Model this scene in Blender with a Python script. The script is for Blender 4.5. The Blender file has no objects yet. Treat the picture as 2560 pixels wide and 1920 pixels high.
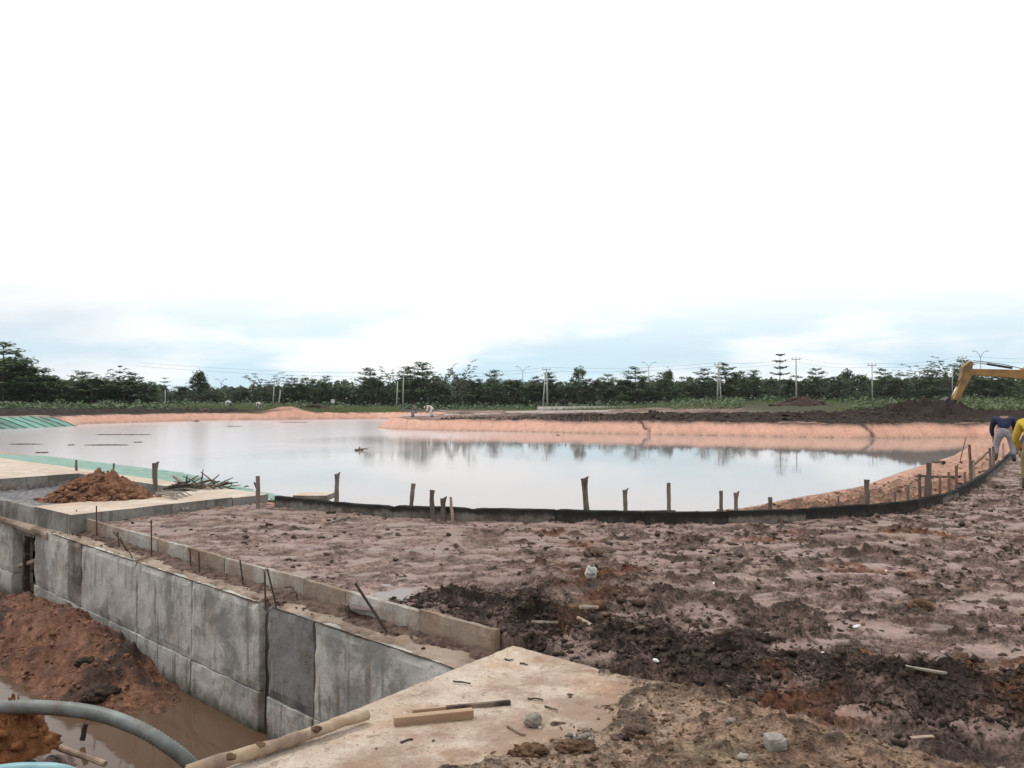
import bpy, math, random
import numpy as np
from mathutils import Vector, Matrix

# ------------------------------------------------------------------ camera, sky, sun, exposure
sc = bpy.context.scene
col = sc.collection
FPX, EYE, PITCH = 2133.0, 1.6, math.atan(40 / 2133.0)
cd = bpy.data.cameras.new("camera"); cam = bpy.data.objects.new("camera", cd); col.objects.link(cam)
cd.sensor_width = 36.0; cd.lens = 36.0 * FPX / 2560.0
cd.clip_start = 0.05; cd.clip_end = 9000
cam.location = (0, 0, EYE); cam.rotation_euler = (math.pi / 2 + PITCH, 0, 0)
sc.camera = cam
sc.view_settings.view_transform = 'Standard'; sc.view_settings.look = 'None'
sc.view_settings.gamma = 1.0; sc.view_settings.exposure = 0.0
sc.view_settings.use_curve_mapping = False
SUN_EL, SUN_AZ = math.radians(60), math.radians(-58)      # azimuth from +Y towards +X

w = bpy.data.worlds.new("World"); sc.world = w; w.use_nodes = True
nt = w.node_tree; nt.nodes.clear()
def WN(t, **k):
    n = nt.nodes.new(t)
    for a, b in k.items(): setattr(n, a, b)
    return n
def wl(a, b): nt.links.new(a, b)
sky = WN('ShaderNodeTexSky', sky_type='NISHITA', sun_disc=False)
sky.sun_elevation = SUN_EL; sky.sun_rotation = SUN_AZ; sky.dust_density = 2.0; sky.air_density = 1.0
tc = WN('ShaderNodeTexCoord')
mp = WN('ShaderNodeMapping'); mp.inputs['Scale'].default_value = (1, 1, 4.2); mp.inputs['Location'].default_value = (1.745, -1.253, -.244)
wl(tc.outputs['Generated'], mp.inputs['Vector'])
no = WN('ShaderNodeTexNoise'); no.inputs['Scale'].default_value = 4.6; no.inputs['Detail'].default_value = 5; no.inputs['Roughness'].default_value = .5
wl(mp.outputs['Vector'], no.inputs['Vector'])
r1 = WN('ShaderNodeMapRange', interpolation_type='SMOOTHSTEP'); r1.inputs[1].default_value = .40; r1.inputs[2].default_value = .62
wl(no.outputs['Fac'], r1.inputs[0])
sx = WN('ShaderNodeSeparateXYZ'); wl(tc.outputs['Generated'], sx.inputs[0])
r2 = WN('ShaderNodeMapRange', interpolation_type='SMOOTHSTEP')     # thin cloud gaps low in the sky, closed cover above
r2.inputs[1].default_value = .155; r2.inputs[2].default_value = .03; wl(sx.outputs['Z'], r2.inputs[0])
mu = WN('ShaderNodeMath', operation='MULTIPLY'); wl(r1.outputs[0], mu.inputs[0]); wl(r2.outputs[0], mu.inputs[1])
ad = WN('ShaderNodeMath', operation='MULTIPLY_ADD'); wl(r2.outputs[0], ad.inputs[0]); ad.inputs[1].default_value = .10; wl(mu.outputs[0], ad.inputs[2])
ad.use_clamp = True
ss = WN('ShaderNodeMix', data_type='RGBA', blend_type='MULTIPLY'); ss.inputs[0].default_value = 1
wl(sky.outputs['Color'], ss.inputs[6]); ss.inputs[7].default_value = (.10, .10, .10, 1)
hz = WN('ShaderNodeMix', data_type='RGBA'); hz.inputs[0].default_value = .88   # thin cloud over the blue
wl(ss.outputs[2], hz.inputs[6]); hz.inputs[7].default_value = (.70, .93, 1.06, 1)
mx = WN('ShaderNodeMix', data_type='RGBA'); wl(ad.outputs[0], mx.inputs[0])
mx.inputs[6].default_value = (1.10, 1.10, 1.10, 1); wl(hz.outputs[2], mx.inputs[7])
# grey cloud bellies
n2 = WN('ShaderNodeTexNoise'); n2.inputs['Scale'].default_value = 2.6; n2.inputs['Detail'].default_value = 5
mp2 = WN('ShaderNodeMapping'); mp2.inputs['Scale'].default_value = (1, 1, 3.6); mp2.inputs['Location'].default_value = (-3.27, .488, .912)
wl(tc.outputs['Generated'], mp2.inputs['Vector']); wl(mp2.outputs['Vector'], n2.inputs['Vector'])
r3 = WN('ShaderNodeMapRange', interpolation_type='SMOOTHSTEP'); r3.inputs[1].default_value = .49; r3.inputs[2].default_value = .82; wl(n2.outputs['Fac'], r3.inputs[0])
r4 = WN('ShaderNodeMapRange', interpolation_type='SMOOTHSTEP'); r4.inputs[1].default_value = .50; r4.inputs[2].default_value = .06; wl(sx.outputs['Z'], r4.inputs[0])
m3 = WN('ShaderNodeMath', operation='MULTIPLY'); wl(r3.outputs[0], m3.inputs[0]); wl(r4.outputs[0], m3.inputs[1])
mg = WN('ShaderNodeMix', data_type='RGBA'); wl(m3.outputs[0], mg.inputs[0]); wl(mx.outputs[2], mg.inputs[6]); mg.inputs[7].default_value = (.70, .78, .86, 1)
bg = WN('ShaderNodeBackground'); bg.inputs['Strength'].default_value = 1.0
wl(mg.outputs[2], bg.inputs['Color'])
wo = WN('ShaderNodeOutputWorld'); wl(bg.outputs[0], wo.inputs['Surface'])

sl = bpy.data.lights.new("sun", 'SUN'); sl.energy = 1.5; sl.angle = math.radians(10); sl.color = (1, .97, .92)
so = bpy.data.objects.new("sun", sl); col.objects.link(so)
sd = Vector((math.sin(SUN_AZ) * math.cos(SUN_EL), math.cos(SUN_AZ) * math.cos(SUN_EL), math.sin(SUN_EL)))
so.rotation_euler = sd.to_track_quat('Z', 'Y').to_euler(); so.location = sd * 60

# ------------------------------------------------------------------ helpers
RNG = np.random.default_rng(7); random.seed(7)
cP, sP = math.cos(PITCH), math.sin(PITCH)
def ray(x, y):
    a = (x - 1280) / FPX; b = -(y - 960) / FPX
    return a, cP - sP * b, sP + cP * b
def P(x, y, z=0.0):
    a, b, c = ray(x, y); t = (z - EYE) / c
    return Vector((a * t, b * t, z))
def PD(x, y, Y):
    a, b, c = ray(x, y); t = Y / b
    return Vector((a * t, Y, EYE + c * t))

def _h(ix, iy, seed):
    n = (ix.astype(np.int64) * 374761393 + iy.astype(np.int64) * 668265263 + seed * 974634777) & 0xFFFFFFFF
    n = ((n ^ (n >> 13)) * 1274126177) & 0xFFFFFFFF
    n = n ^ (n >> 16)
    return (n & 0xFFFF) / 65535.0 * 2 * math.pi
def noise(x, y, seed=0):
    x = np.asarray(x, float); y = np.asarray(y, float)
    ix = np.floor(x); iy = np.floor(y); fx = x - ix; fy = y - iy
    ux = fx * fx * fx * (fx * (fx * 6 - 15) + 10); uy = fy * fy * fy * (fy * (fy * 6 - 15) + 10)
    def g(dx, dy):
        a = _h(ix + dx, iy + dy, seed); return np.cos(a) * (fx - dx) + np.sin(a) * (fy - dy)
    a = g(0, 0); b = g(1, 0); c = g(0, 1); d = g(1, 1)
    return 1.5 * ((a + (b - a) * ux) * (1 - uy) + (c + (d - c) * ux) * uy)
def fbm(x, y, f, octv=4, seed=0, gain=.5):
    r = 0; a = 1
    for i in range(octv):
        r = r + a * noise(np.asarray(x) * f, np.asarray(y) * f, seed + i * 17); f *= 2.03; a *= gain
    return r
def sstep(a, b, x):
    t = np.clip((np.asarray(x, float) - a) / (b - a), 0, 1); return t * t * (3 - 2 * t)
def inpoly(X, Y, poly):
    r = np.zeros(X.shape, bool); n = len(poly)
    for i in range(n):
        x1, y1 = poly[i]; x2, y2 = poly[(i + 1) % n]
        if y1 == y2: continue
        r ^= ((y1 > Y) != (y2 > Y)) & (X < (x2 - x1) * (Y - y1) / (y2 - y1) + x1)
    return r
def pdist(X, Y, pts):
    d = np.full(X.shape, 1e9)
    for (x1, y1), (x2, y2) in zip(pts[:-1], pts[1:]):
        dx, dy = x2 - x1, y2 - y1; L = dx * dx + dy * dy
        t = np.clip(((X - x1) * dx + (Y - y1) * dy) / L, 0, 1)
        d = np.minimum(d, np.hypot(X - x1 - t * dx, Y - y1 - t * dy))
    return d

def new_mesh(name, V, F, smooth=False):
    V = np.asarray(V, np.float32)
    me = bpy.data.meshes.new(name)
    if isinstance(F, np.ndarray):
        me.vertices.add(len(V)); me.vertices.foreach_set('co', V.ravel())
        k = F.shape[1]
        me.loops.add(F.size); me.loops.foreach_set('vertex_index', F.astype(np.int32).ravel())
        me.polygons.add(len(F)); me.polygons.foreach_set('loop_start', np.arange(0, F.size, k, dtype=np.int32))
        me.update(calc_edges=True); me.validate()
    else:
        me.from_pydata([tuple(map(float, v)) for v in V], [], F); me.update()
    if smooth: me.polygons.foreach_set('use_smooth', [True] * len(me.polygons))
    return me
def link(name, data, mats=None, parent=None):
    o = bpy.data.objects.new(name, data); col.objects.link(o)
    if mats is not None:
        for m in (mats if isinstance(mats, (list, tuple)) else [mats]): data.materials.append(m)
    if parent is not None: o.parent = parent
    return o
def tag(o, label=None, cat=None, group=None, kind=None):
    if label: o['label'] = label
    if cat: o['category'] = cat
    if group: o['group'] = group
    if kind: o['kind'] = kind
    return o
def empty(name, loc, rz=0):
    o = bpy.data.objects.new(name, None); col.objects.link(o); o.location = loc; o.rotation_euler = (0, 0, rz); o.empty_display_size = .1
    return o
def copy_tree(o, parent=None):
    c = o.copy(); col.objects.link(c); c.parent = parent
    for ch in list(o.children): copy_tree(ch, c)
    return c

class MB:
    """collects verts and faces of one mesh"""
    def __init__(s): s.v = []; s.f = []
    def add(s, V, F):
        k = len(s.v); s.v += [tuple(map(float, p)) for p in V]; s.f += [[i + k for i in f] for f in F]; return s
    def prism(s, poly, z0, z1):               # polygon in XY, extruded in z
        n = len(poly)
        V = [(x, y, z0) for x, y in poly] + [(x, y, z1) for x, y in poly]
        F = [list(range(n))[::-1], list(range(n, 2 * n))] + [[i, (i + 1) % n, n + (i + 1) % n, n + i] for i in range(n)]
        return s.add(V, F)
    def side(s, poly, y0, y1):                # polygon in XZ, extruded in y
        n = len(poly)
        V = [(x, y0, z) for x, z in poly] + [(x, y1, z) for x, z in poly]
        F = [list(range(n)), list(range(n, 2 * n))[::-1]] + [[(i + 1) % n, i, n + i, n + (i + 1) % n] for i in range(n)]
        return s.add(V, F)
    def box(s, c, sz, M=None):
        V = []
        for dz in (-.5, .5):
            for dx, dy in ((-.5, -.5), (.5, -.5), (.5, .5), (-.5, .5)):
                p = Vector((dx * sz[0], dy * sz[1], dz * sz[2]))
                if M is not None: p = M @ p
                V.append(p + Vector(c))
        return s.add(V, [[3, 2, 1, 0], [4, 5, 6, 7], [0, 1, 5, 4], [1, 2, 6, 5], [2, 3, 7, 6], [3, 0, 4, 7]])
    def tube(s, pts, rad, n=8, jit=0.0, cap=True):
        pts = [Vector(p) for p in pts]; m = len(pts)
        if not hasattr(rad, '__len__'): rad = [rad] * m
        up = Vector((0, 0, 1)); V = []
        t0 = (pts[1] - pts[0]).normalized()
        a = t0.cross(up if abs(t0.z) < .9 else Vector((1, 0, 0))).normalized()
        for i in range(m):
            t = (pts[min(i + 1, m - 1)] - pts[max(i - 1, 0)]).normalized()
            a = (a - t * a.dot(t)).normalized(); b = t.cross(a)
            for k in range(n):
                an = 2 * math.pi * k / n; r = rad[i] * (1 + random.uniform(-jit, jit))
                V.append(pts[i] + a * math.cos(an) * r + b * math.sin(an) * r)
        F = [[i * n + k, i * n + (k + 1) % n, (i + 1) * n + (k + 1) % n, (i + 1) * n + k] for i in range(m - 1) for k in range(n)]
        if cap: F += [list(range(n))[::-1], [(m - 1) * n + k for k in range(n)]]
        return s.add(V, F)
    def build(s, name, m, parent=None, smooth=False, bevel=0):
        o = link(name, new_mesh(name, s.v, s.f, smooth), m, parent)
        if bevel:
            b = o.modifiers.new('bevel', 'BEVEL'); b.width = bevel; b.segments = 2; b.limit_method = 'ANGLE'
        return o

def rough_box(L, W, H, res=.08, amp=.006, seed=0, edge=.012):
    """a cast block, long in x, centred in xy, from z=0 to H, with worn edges and uneven faces"""
    nx = max(2, int(L / res)); ny = max(2, int(W / res)); nz = max(2, int(H / res))
    xs = np.linspace(-L / 2, L / 2, nx + 1); ys = np.linspace(-W / 2, W / 2, ny + 1); zs = np.linspace(0, H, nz + 1)
    idx = {}; V = []; F = []
    def vid(i, j, k):
        if (i, j, k) not in idx: idx[(i, j, k)] = len(V); V.append((xs[i], ys[j], zs[k]))
        return idx[(i, j, k)]
    for i in range(nx):
        for j in range(ny):
            F.append([vid(i, j, nz), vid(i + 1, j, nz), vid(i + 1, j + 1, nz), vid(i, j + 1, nz)])
            F.append([vid(i, j + 1, 0), vid(i + 1, j + 1, 0), vid(i + 1, j, 0), vid(i, j, 0)])
    for i in range(nx):
        for k in range(nz):
            F.append([vid(i, 0, k), vid(i + 1, 0, k), vid(i + 1, 0, k + 1), vid(i, 0, k + 1)])
            F.append([vid(i + 1, ny, k), vid(i, ny, k), vid(i, ny, k + 1), vid(i + 1, ny, k + 1)])
    for j in range(ny):
        for k in range(nz):
            F.append([vid(0, j + 1, k), vid(0, j, k), vid(0, j, k + 1), vid(0, j + 1, k + 1)])
            F.append([vid(nx, j, k), vid(nx, j + 1, k), vid(nx, j + 1, k + 1), vid(nx, j, k + 1)])
    V = np.array(V)
    n = [fbm(V[:, 0] + V[:, 2] * .7, V[:, 1] + V[:, 2] * 1.3, 4, 3, seed + q * 31) for q in range(3)]
    onx = np.isclose(abs(V[:, 0]), L / 2); ony = np.isclose(abs(V[:, 1]), W / 2); onz = np.isclose(V[:, 2], 0) | np.isclose(V[:, 2], H)
    cnt = onx.astype(int) + ony + onz
    e = np.where(cnt >= 2, edge * (1 + 1.2 * n[0]), 0).clip(0)
    V[:, 0] -= np.sign(V[:, 0]) * np.where(onx, e * .5 + amp * .3 * n[1], 0)
    V[:, 1] -= np.sign(V[:, 1]) * np.where(ony, e * .8 + amp * n[1], 0)
    V[:, 2] -= np.where(np.isclose(V[:, 2], H), e + amp * (1 + n[2]), 0)
    return V, F

# icosahedron based clods and stones
def ico(sub=1):
    t = (1 + 5 ** .5) / 2
    V = [Vector(p).normalized() for p in ((-1, t, 0), (1, t, 0), (-1, -t, 0), (1, -t, 0), (0, -1, t), (0, 1, t), (0, -1, -t), (0, 1, -t), (t, 0, -1), (t, 0, 1), (-t, 0, -1), (-t, 0, 1))]
    F = [(0, 11, 5), (0, 5, 1), (0, 1, 7), (0, 7, 10), (0, 10, 11), (1, 5, 9), (5, 11, 4), (11, 10, 2), (10, 7, 6), (7, 1, 8), (3, 9, 4), (3, 4, 2), (3, 2, 6), (3, 6, 8), (3, 8, 9), (4, 9, 5), (2, 4, 11), (6, 2, 10), (8, 6, 7), (9, 8, 1)]
    for _ in range(sub):
        mid = {}; G = []
        def m(a, b):
            k = (min(a, b), max(a, b))
            if k not in mid: mid[k] = len(V); V.append((V[a] + V[b]).normalized())
            return mid[k]
        for a, b, c in F:
            x, y, z = m(a, b), m(b, c), m(c, a); G += [(a, x, z), (b, y, x), (c, z, y), (x, y, z)]
        F = G
    return np.array(V), np.array(F)
ICO = {k: ico(k) for k in range(6)}
def lump(sub, amp, seed, f=1.6, octv=3, gain=.5):
    V, F = ICO[sub]; V = V.copy()
    d = fbm(V[:, 0] * f + V[:, 2] * 1.31 + 5, V[:, 1] * f - V[:, 2] * 1.7 + 9, 1.0, octv, seed, gain)
    return V * (1 + amp * d)[:, None], F
def shard(seed, sub=0, lo=.5, hi=1.4):
    V, F = ICO[sub]; rg = np.random.default_rng(seed); V = V * rg.uniform(lo, hi, (len(V), 1)) * rg.uniform(.6, 1.3, 3)
    return V, F
def boulder(name, p, size, m, label, cat, sub=3, amp=.35, seed=1, rz=0, sink=.25, group=None, f=1.6, octv=3, smooth=False):
    V, F = lump(sub, amp, seed, f, octv); V = V * (np.array(size) / 2)
    V[:, 2] += size[2] / 2 * (1 - 2 * sink)
    o = link(name, new_mesh(name, V, F, smooth), m); o.location = p; o.rotation_euler = (0, 0, rz)
    return tag(o, label, cat, group)

# ------------------------------------------------------------------ materials
def mk(name):
    m = bpy.data.materials.new(name); m.use_nodes = True; t = m.node_tree
    return m, t, t.nodes['Principled BSDF']
def nd(t, typ, **k):
    n = t.nodes.new(typ)
    for a, b in k.items(): setattr(n, a, b)
    return n
def nnoise(t, vec, scale, detail=4, rough=.55):
    n = nd(t, 'ShaderNodeTexNoise'); n.inputs['Scale'].default_value = scale; n.inputs['Detail'].default_value = detail; n.inputs['Roughness'].default_value = rough
    t.links.new(vec, n.inputs['Vector']); return n.outputs['Fac']
def nrange(t, src, a, b, c=0, d=1):
    n = nd(t, 'ShaderNodeMapRange', interpolation_type='SMOOTHSTEP')
    for i, v in enumerate((a, b, c, d)): n.inputs[i + 1].default_value = v
    t.links.new(src, n.inputs[0]); return n.outputs[0]
def nmix(t, fac, a, b, mode='MIX'):
    n = nd(t, 'ShaderNodeMix', data_type='RGBA', blend_type=mode)
    for i, v in ((0, fac), (6, a), (7, b)):
        if isinstance(v, (int, float)): n.inputs[i].default_value = v
        elif isinstance(v, (tuple, list)): n.inputs[i].default_value = (*v[:3], 1)
        else: t.links.new(v, n.inputs[i])
    return n.outputs[2]
def nmath(t, op, a, b):
    n = nd(t, 'ShaderNodeMath', operation=op)
    for i, v in enumerate((a, b)):
        if isinstance(v, (int, float)): n.inputs[i].default_value = v
        else: t.links.new(v, n.inputs[i])
    return n.outputs[0]
def nbump(t, bs, h, strength, dist):
    b = nd(t, 'ShaderNodeBump'); b.inputs['Strength'].default_value = strength; b.inputs['Distance'].default_value = dist
    t.links.new(h, b.inputs['Height']); t.links.new(b.outputs[0], bs.inputs['Normal']); return b
def coords(t, world=False, scale=(1, 1, 1)):
    if world: v = nd(t, 'ShaderNodeNewGeometry').outputs['Position']
    else: v = nd(t, 'ShaderNodeTexCoord').outputs['Object']
    if scale != (1, 1, 1):
        m = nd(t, 'ShaderNodeMapping'); m.inputs['Scale'].default_value = scale; t.links.new(v, m.inputs['Vector']); v = m.outputs['Vector']
    return v
def simple(name, a, b=None, c=None, scale=8, rough=.8, bump=.4, bdist=.01, world=False, bscale=None, aniso=(1, 1, 1), metal=0, spec=.3, rnd=0):
    m, t, bs = mk(name); v = coords(t, world, aniso)
    b = b or tuple(x * .7 for x in a)
    k = nmix(t, nrange(t, nnoise(t, v, scale), .35, .65), a, b)
    if c: k = nmix(t, nrange(t, nnoise(t, v, scale * .37, 5), .48, .66), k, c)
    if rnd:
        oi = nd(t, 'ShaderNodeObjectInfo'); h = nd(t, 'ShaderNodeHueSaturation'); t.links.new(k, h.inputs['Color'])
        t.links.new(nrange(t, oi.outputs['Random'], 0, 1, 1 - rnd, 1 + rnd), h.inputs['Value']); k = h.outputs[0]
    t.links.new(k, bs.inputs['Base Color'])
    bs.inputs['Roughness'].default_value = rough; bs.inputs['Metallic'].default_value = metal; bs.inputs['Specular IOR Level'].default_value = spec
    if bump: nbump(t, bs, nnoise(t, v, bscale or scale * 4, 5, .65), bump, bdist)
    return m
M = {}
# ground: the soil colours come with the sheet, the nodes add grain and wetness
m, t, bs = mk('soil'); v = coords(t, True)
at = nd(t, 'ShaderNodeAttribute', attribute_name='soil').outputs['Color']
g1 = nrange(t, nnoise(t, v, 9, 7, .7), .36, .64, .58, 1.30); g2 = nrange(t, nnoise(t, v, 48, 6, .78), .36, .64, .50, 1.42)
g3 = nrange(t, nnoise(t, v, 1.3, 4), .3, .7, .85, 1.15)
gg = nmath(t, 'MULTIPLY', nmath(t, 'MULTIPLY', g1, g2), g3)
wet = nd(t, 'ShaderNodeAttribute', attribute_name='wet').outputs['Fac']
dry = nmath(t, 'SUBTRACT', 1.0, nmath(t, 'MULTIPLY', wet, .78))
gg = nmath(t, 'ADD', nmath(t, 'MULTIPLY', nmath(t, 'ADD', gg, -1.0), dry), 1.0)
cmb = nd(t, 'ShaderNodeCombineXYZ')
for i in range(3): t.links.new(gg, cmb.inputs[i])
t.links.new(nmix(t, 1.0, at, cmb.outputs[0], 'MULTIPLY'), bs.inputs['Base Color'])
t.links.new(nmath(t, 'SUBTRACT', nrange(t, nnoise(t, v, 5, 4), .3, .7, .78, .98), nmath(t, 'MULTIPLY', wet, .42)), bs.inputs['Roughness'])
t.links.new(nmath(t, 'ADD', nmath(t, 'MULTIPLY', wet, .16), .12), bs.inputs['Specular IOR Level'])
bb_ = nbump(t, bs, nnoise(t, v, 30, 9, .74), 1.0, .035); t.links.new(dry, bb_.inputs['Strength'])
M['soil'] = m
def clodmat(name, a, b, rough=.8):
    return simple(name, a, b, scale=14, rough=rough, bump=1.0, bdist=.02, world=True, bscale=55, spec=.12)
M['peat'] = clodmat('peat', (.040, .028, .022), (.085, .058, .044), .7)
M['mudclod'] = clodmat('mudclod', (.18, .120, .095), (.075, .050, .040))
M['redclod'] = clodmat('redclod', (.29, .150, .092), (.15, .075, .045))
M['orangeclod'] = clodmat('orangeclod', (.34, .155, .075), (.20, .085, .04))
M['brownclod'] = clodmat('brownclod', (.19, .115, .070), (.11, .065, .040))

# concretes
def concrete(name, base, dark, stain, z_dark=None, rough=.85, streak=True):
    m, t, bs = mk(name); v = coords(t, True)
    k = nmix(t, nrange(t, nnoise(t, v, 3.0, 6, .6), .35, .65), base, tuple(x * .78 for x in base))
    k = nmix(t, nrange(t, nnoise(t, v, 1.3, 8, .72), .46, .60), k, dark)
    if streak:
        vs = coords(t, True, (9, 9, .6))
        k = nmix(t, nmath(t, 'MULTIPLY', nmath(t, 'MULTIPLY', nrange(t, nnoise(t, vs, 1.6, 5), .53, .68), nrange(t, nnoise(t, v, .9, 3), .38, .62)), .95), k, stain)
    k = nmix(t, nmath(t, 'MULTIPLY', nrange(t, nnoise(t, v, 1.9, 8, .74), .52, .66), .55), k, tuple(a * b for a, b in zip(dark, (1.15, .86, .66))))
    k = nmix(t, nmath(t, 'MULTIPLY', nrange(t, nnoise(t, v, 45, 3), .60, .70), .6), k, tuple(x * .4 for x in dark))
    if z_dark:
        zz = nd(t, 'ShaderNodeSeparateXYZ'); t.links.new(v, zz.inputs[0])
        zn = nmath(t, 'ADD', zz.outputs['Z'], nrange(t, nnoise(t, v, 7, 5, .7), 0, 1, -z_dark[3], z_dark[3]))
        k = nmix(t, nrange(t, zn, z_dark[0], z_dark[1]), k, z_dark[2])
    t.links.new(k, bs.inputs['Base Color']); bs.inputs['Roughness'].default_value = rough; bs.inputs['Specular IOR Level'].default_value = .25
    nbump(t, bs, nnoise(t, v, 30, 8, .7), .55, .012)
    return m
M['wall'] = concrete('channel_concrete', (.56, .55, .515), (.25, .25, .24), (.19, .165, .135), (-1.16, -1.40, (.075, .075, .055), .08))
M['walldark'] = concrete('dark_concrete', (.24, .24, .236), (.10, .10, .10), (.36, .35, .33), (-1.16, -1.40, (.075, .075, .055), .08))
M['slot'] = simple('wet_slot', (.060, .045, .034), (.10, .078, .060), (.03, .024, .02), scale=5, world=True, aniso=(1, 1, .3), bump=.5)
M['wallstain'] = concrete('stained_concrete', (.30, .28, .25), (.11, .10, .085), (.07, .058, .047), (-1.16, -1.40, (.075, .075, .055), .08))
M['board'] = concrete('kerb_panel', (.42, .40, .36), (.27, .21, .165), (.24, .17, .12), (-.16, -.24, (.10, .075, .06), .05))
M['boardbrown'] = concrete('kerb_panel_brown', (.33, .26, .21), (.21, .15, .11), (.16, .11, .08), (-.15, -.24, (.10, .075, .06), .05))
M['ledge'] = concrete('ledge_concrete', (.37, .295, .235), (.18, .13, .10), (.12, .09, .07), None, .9, False)
M['kerbblack'] = concrete('mould_black_concrete', (.050, .046, .042), (.026, .024, .022), (.12, .11, .10), (-.04, .04, (.016, .015, .014), .05))
M['kerb'] = concrete('kerb_concrete', (.22, .20, .175), (.085, .075, .065), (.06, .055, .05), (-.03, .05, (.022, .020, .018), .05))
M['platform'] = concrete('platform_concrete', (.60, .51, .42), (.46, .37, .29), (.30, .28, .25), None, .9, False)
M['platface'] = concrete('platform_edge', (.27, .26, .24), (.13, .125, .115), (.10, .095, .085))
m, t, bs = mk('slab'); v = coords(t, True)
k = nmix(t, nrange(t, nnoise(t, v, 2.2, 6, .6), .35, .66), (.60, .51, .43), (.47, .37, .285))
k = nmix(t, nrange(t, nnoise(t, v, 1.2, 6, .65), .50, .66), k, (.46, .31, .21))
k = nmix(t, nmath(t, 'MULTIPLY', nrange(t, nnoise(t, v, 7, 7, .7), .54, .66), .8), k, (.27, .19, .135))
k = nmix(t, nmath(t, 'MULTIPLY', nrange(t, nnoise(t, v, 55, 3), .58, .68), .7), k, (.12, .085, .06))
k = nmix(t, nmath(t, 'MULTIPLY', nrange(t, nnoise(t, v, 24, 4), .60, .70), .7), k, (.68, .60, .50))
sp = nd(t, 'ShaderNodeSeparateXYZ'); t.links.new(v, sp.inputs[0])      # trodden-in earth, thicker towards the heaped side
qd = nmath(t, 'ADD', nmath(t, 'SUBTRACT', nmath(t, 'MULTIPLY', sp.outputs['X'], .75), nmath(t, 'MULTIPLY', nmath(t, 'ADD', sp.outputs['Y'], -4.9), .55)), nrange(t, nnoise(t, v, 2.6, 8, .7), .2, .8, -.9, .9))
k = nmix(t, nmath(t, 'MULTIPLY', nrange(t, qd, -.35, .75), .75), k, (.26, .165, .115))
t.links.new(k, bs.inputs['Base Color']); bs.inputs['Roughness'].default_value = .9; bs.inputs['Specular IOR Level'].default_value = .2
nbump(t, bs, nnoise(t, v, 32, 8, .72), .8, .018); M['slab'] = m
# water
def water(name, colr, bump, rough, wind=False):
    m, t, bs = mk(name); v = coords(t, True)
    bs.inputs['Base Color'].default_value = (*colr, 1); bs.inputs['IOR'].default_value = 1.33
    v2 = coords(t, True, (.55, 1.5, 1)); h = nnoise(t, v2, 2.4, 3, .5)
    b = nbump(t, bs, h, bump, .02)
    if wind:      # a breeze ruffles the far left half, the right stays glassy
        sp = nd(t, 'ShaderNodeSeparateXYZ'); t.links.new(v, sp.inputs[0])
        q = nmath(t, 'ADD', nmath(t, 'MULTIPLY', sp.outputs['X'], -.045), nmath(t, 'MULTIPLY', sp.outputs['Y'], .012))
        q = nmath(t, 'ADD', q, nrange(t, nnoise(t, v, .06, 3), .3, .7, -.25, .25))
        f = nrange(t, q, .35, 1.25)
        t.links.new(nmath(t, 'ADD', nmath(t, 'MULTIPLY', f, .14), rough), bs.inputs['Roughness'])
        t.links.new(nmath(t, 'ADD', nmath(t, 'MULTIPLY', f, bump * 3.5), bump), b.inputs['Strength'])
        t.links.new(nmix(t, f, colr, (.47, .425, .43)), bs.inputs['Base Color'])
    else: bs.inputs['Roughness'].default_value = rough
    return m
M['pond'] = water('pond_water', (.30, .265, .255), .050, .03, True)
M['ditch'] = water('ditch_water', (.105, .062, .037), .06, .05)
M['puddle'] = water('puddle_water', (.16, .12, .11), .02, .03)
# vegetation
def leafmat(name, a, b):
    m, t, bs = mk(name); v = coords(t, True)
    oi = nd(t, 'ShaderNodeObjectInfo').outputs['Random']
    k = nmix(t, nrange(t, nnoise(t, v, .9, 3), .35, .65), a, b)
    h = nd(t, 'ShaderNodeHueSaturation'); t.links.new(k, h.inputs['Color']); t.links.new(nrange(t, oi, 0, 1, .75, 1.35), h.inputs['Value'])
    t.links.new(h.outputs[0], bs.inputs['Base Color']); bs.inputs['Roughness'].default_value = .55; bs.inputs['Specular IOR Level'].default_value = .25
    tr = nd(t, 'ShaderNodeBsdfTranslucent'); t.links.new(h.outputs[0], tr.inputs['Color'])
    ms = nd(t, 'ShaderNodeMixShader'); ms.inputs[0].default_value = .25
    t.links.new(bs.outputs[0], ms.inputs[1]); t.links.new(tr.outputs[0], ms.inputs[2]); t.links.new(ms.outputs[0], t.nodes['Material Output'].inputs['Surface'])
    return m
M['leaf'] = leafmat('leaf', (.082, .125, .066), (.125, .170, .088))
M['leafdark'] = leafmat('leaf_dark', (.072, .106, .064), (.110, .148, .084))
M['leaflight'] = leafmat('leaf_light', (.085, .120, .055), (.125, .155, .075))
M['grass'] = leafmat('grass_blade', (.105, .14, .05), (.15, .18, .075))
M['bark'] = simple('bark', (.16, .13, .10), (.09, .07, .055), scale=3, world=True)
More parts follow.
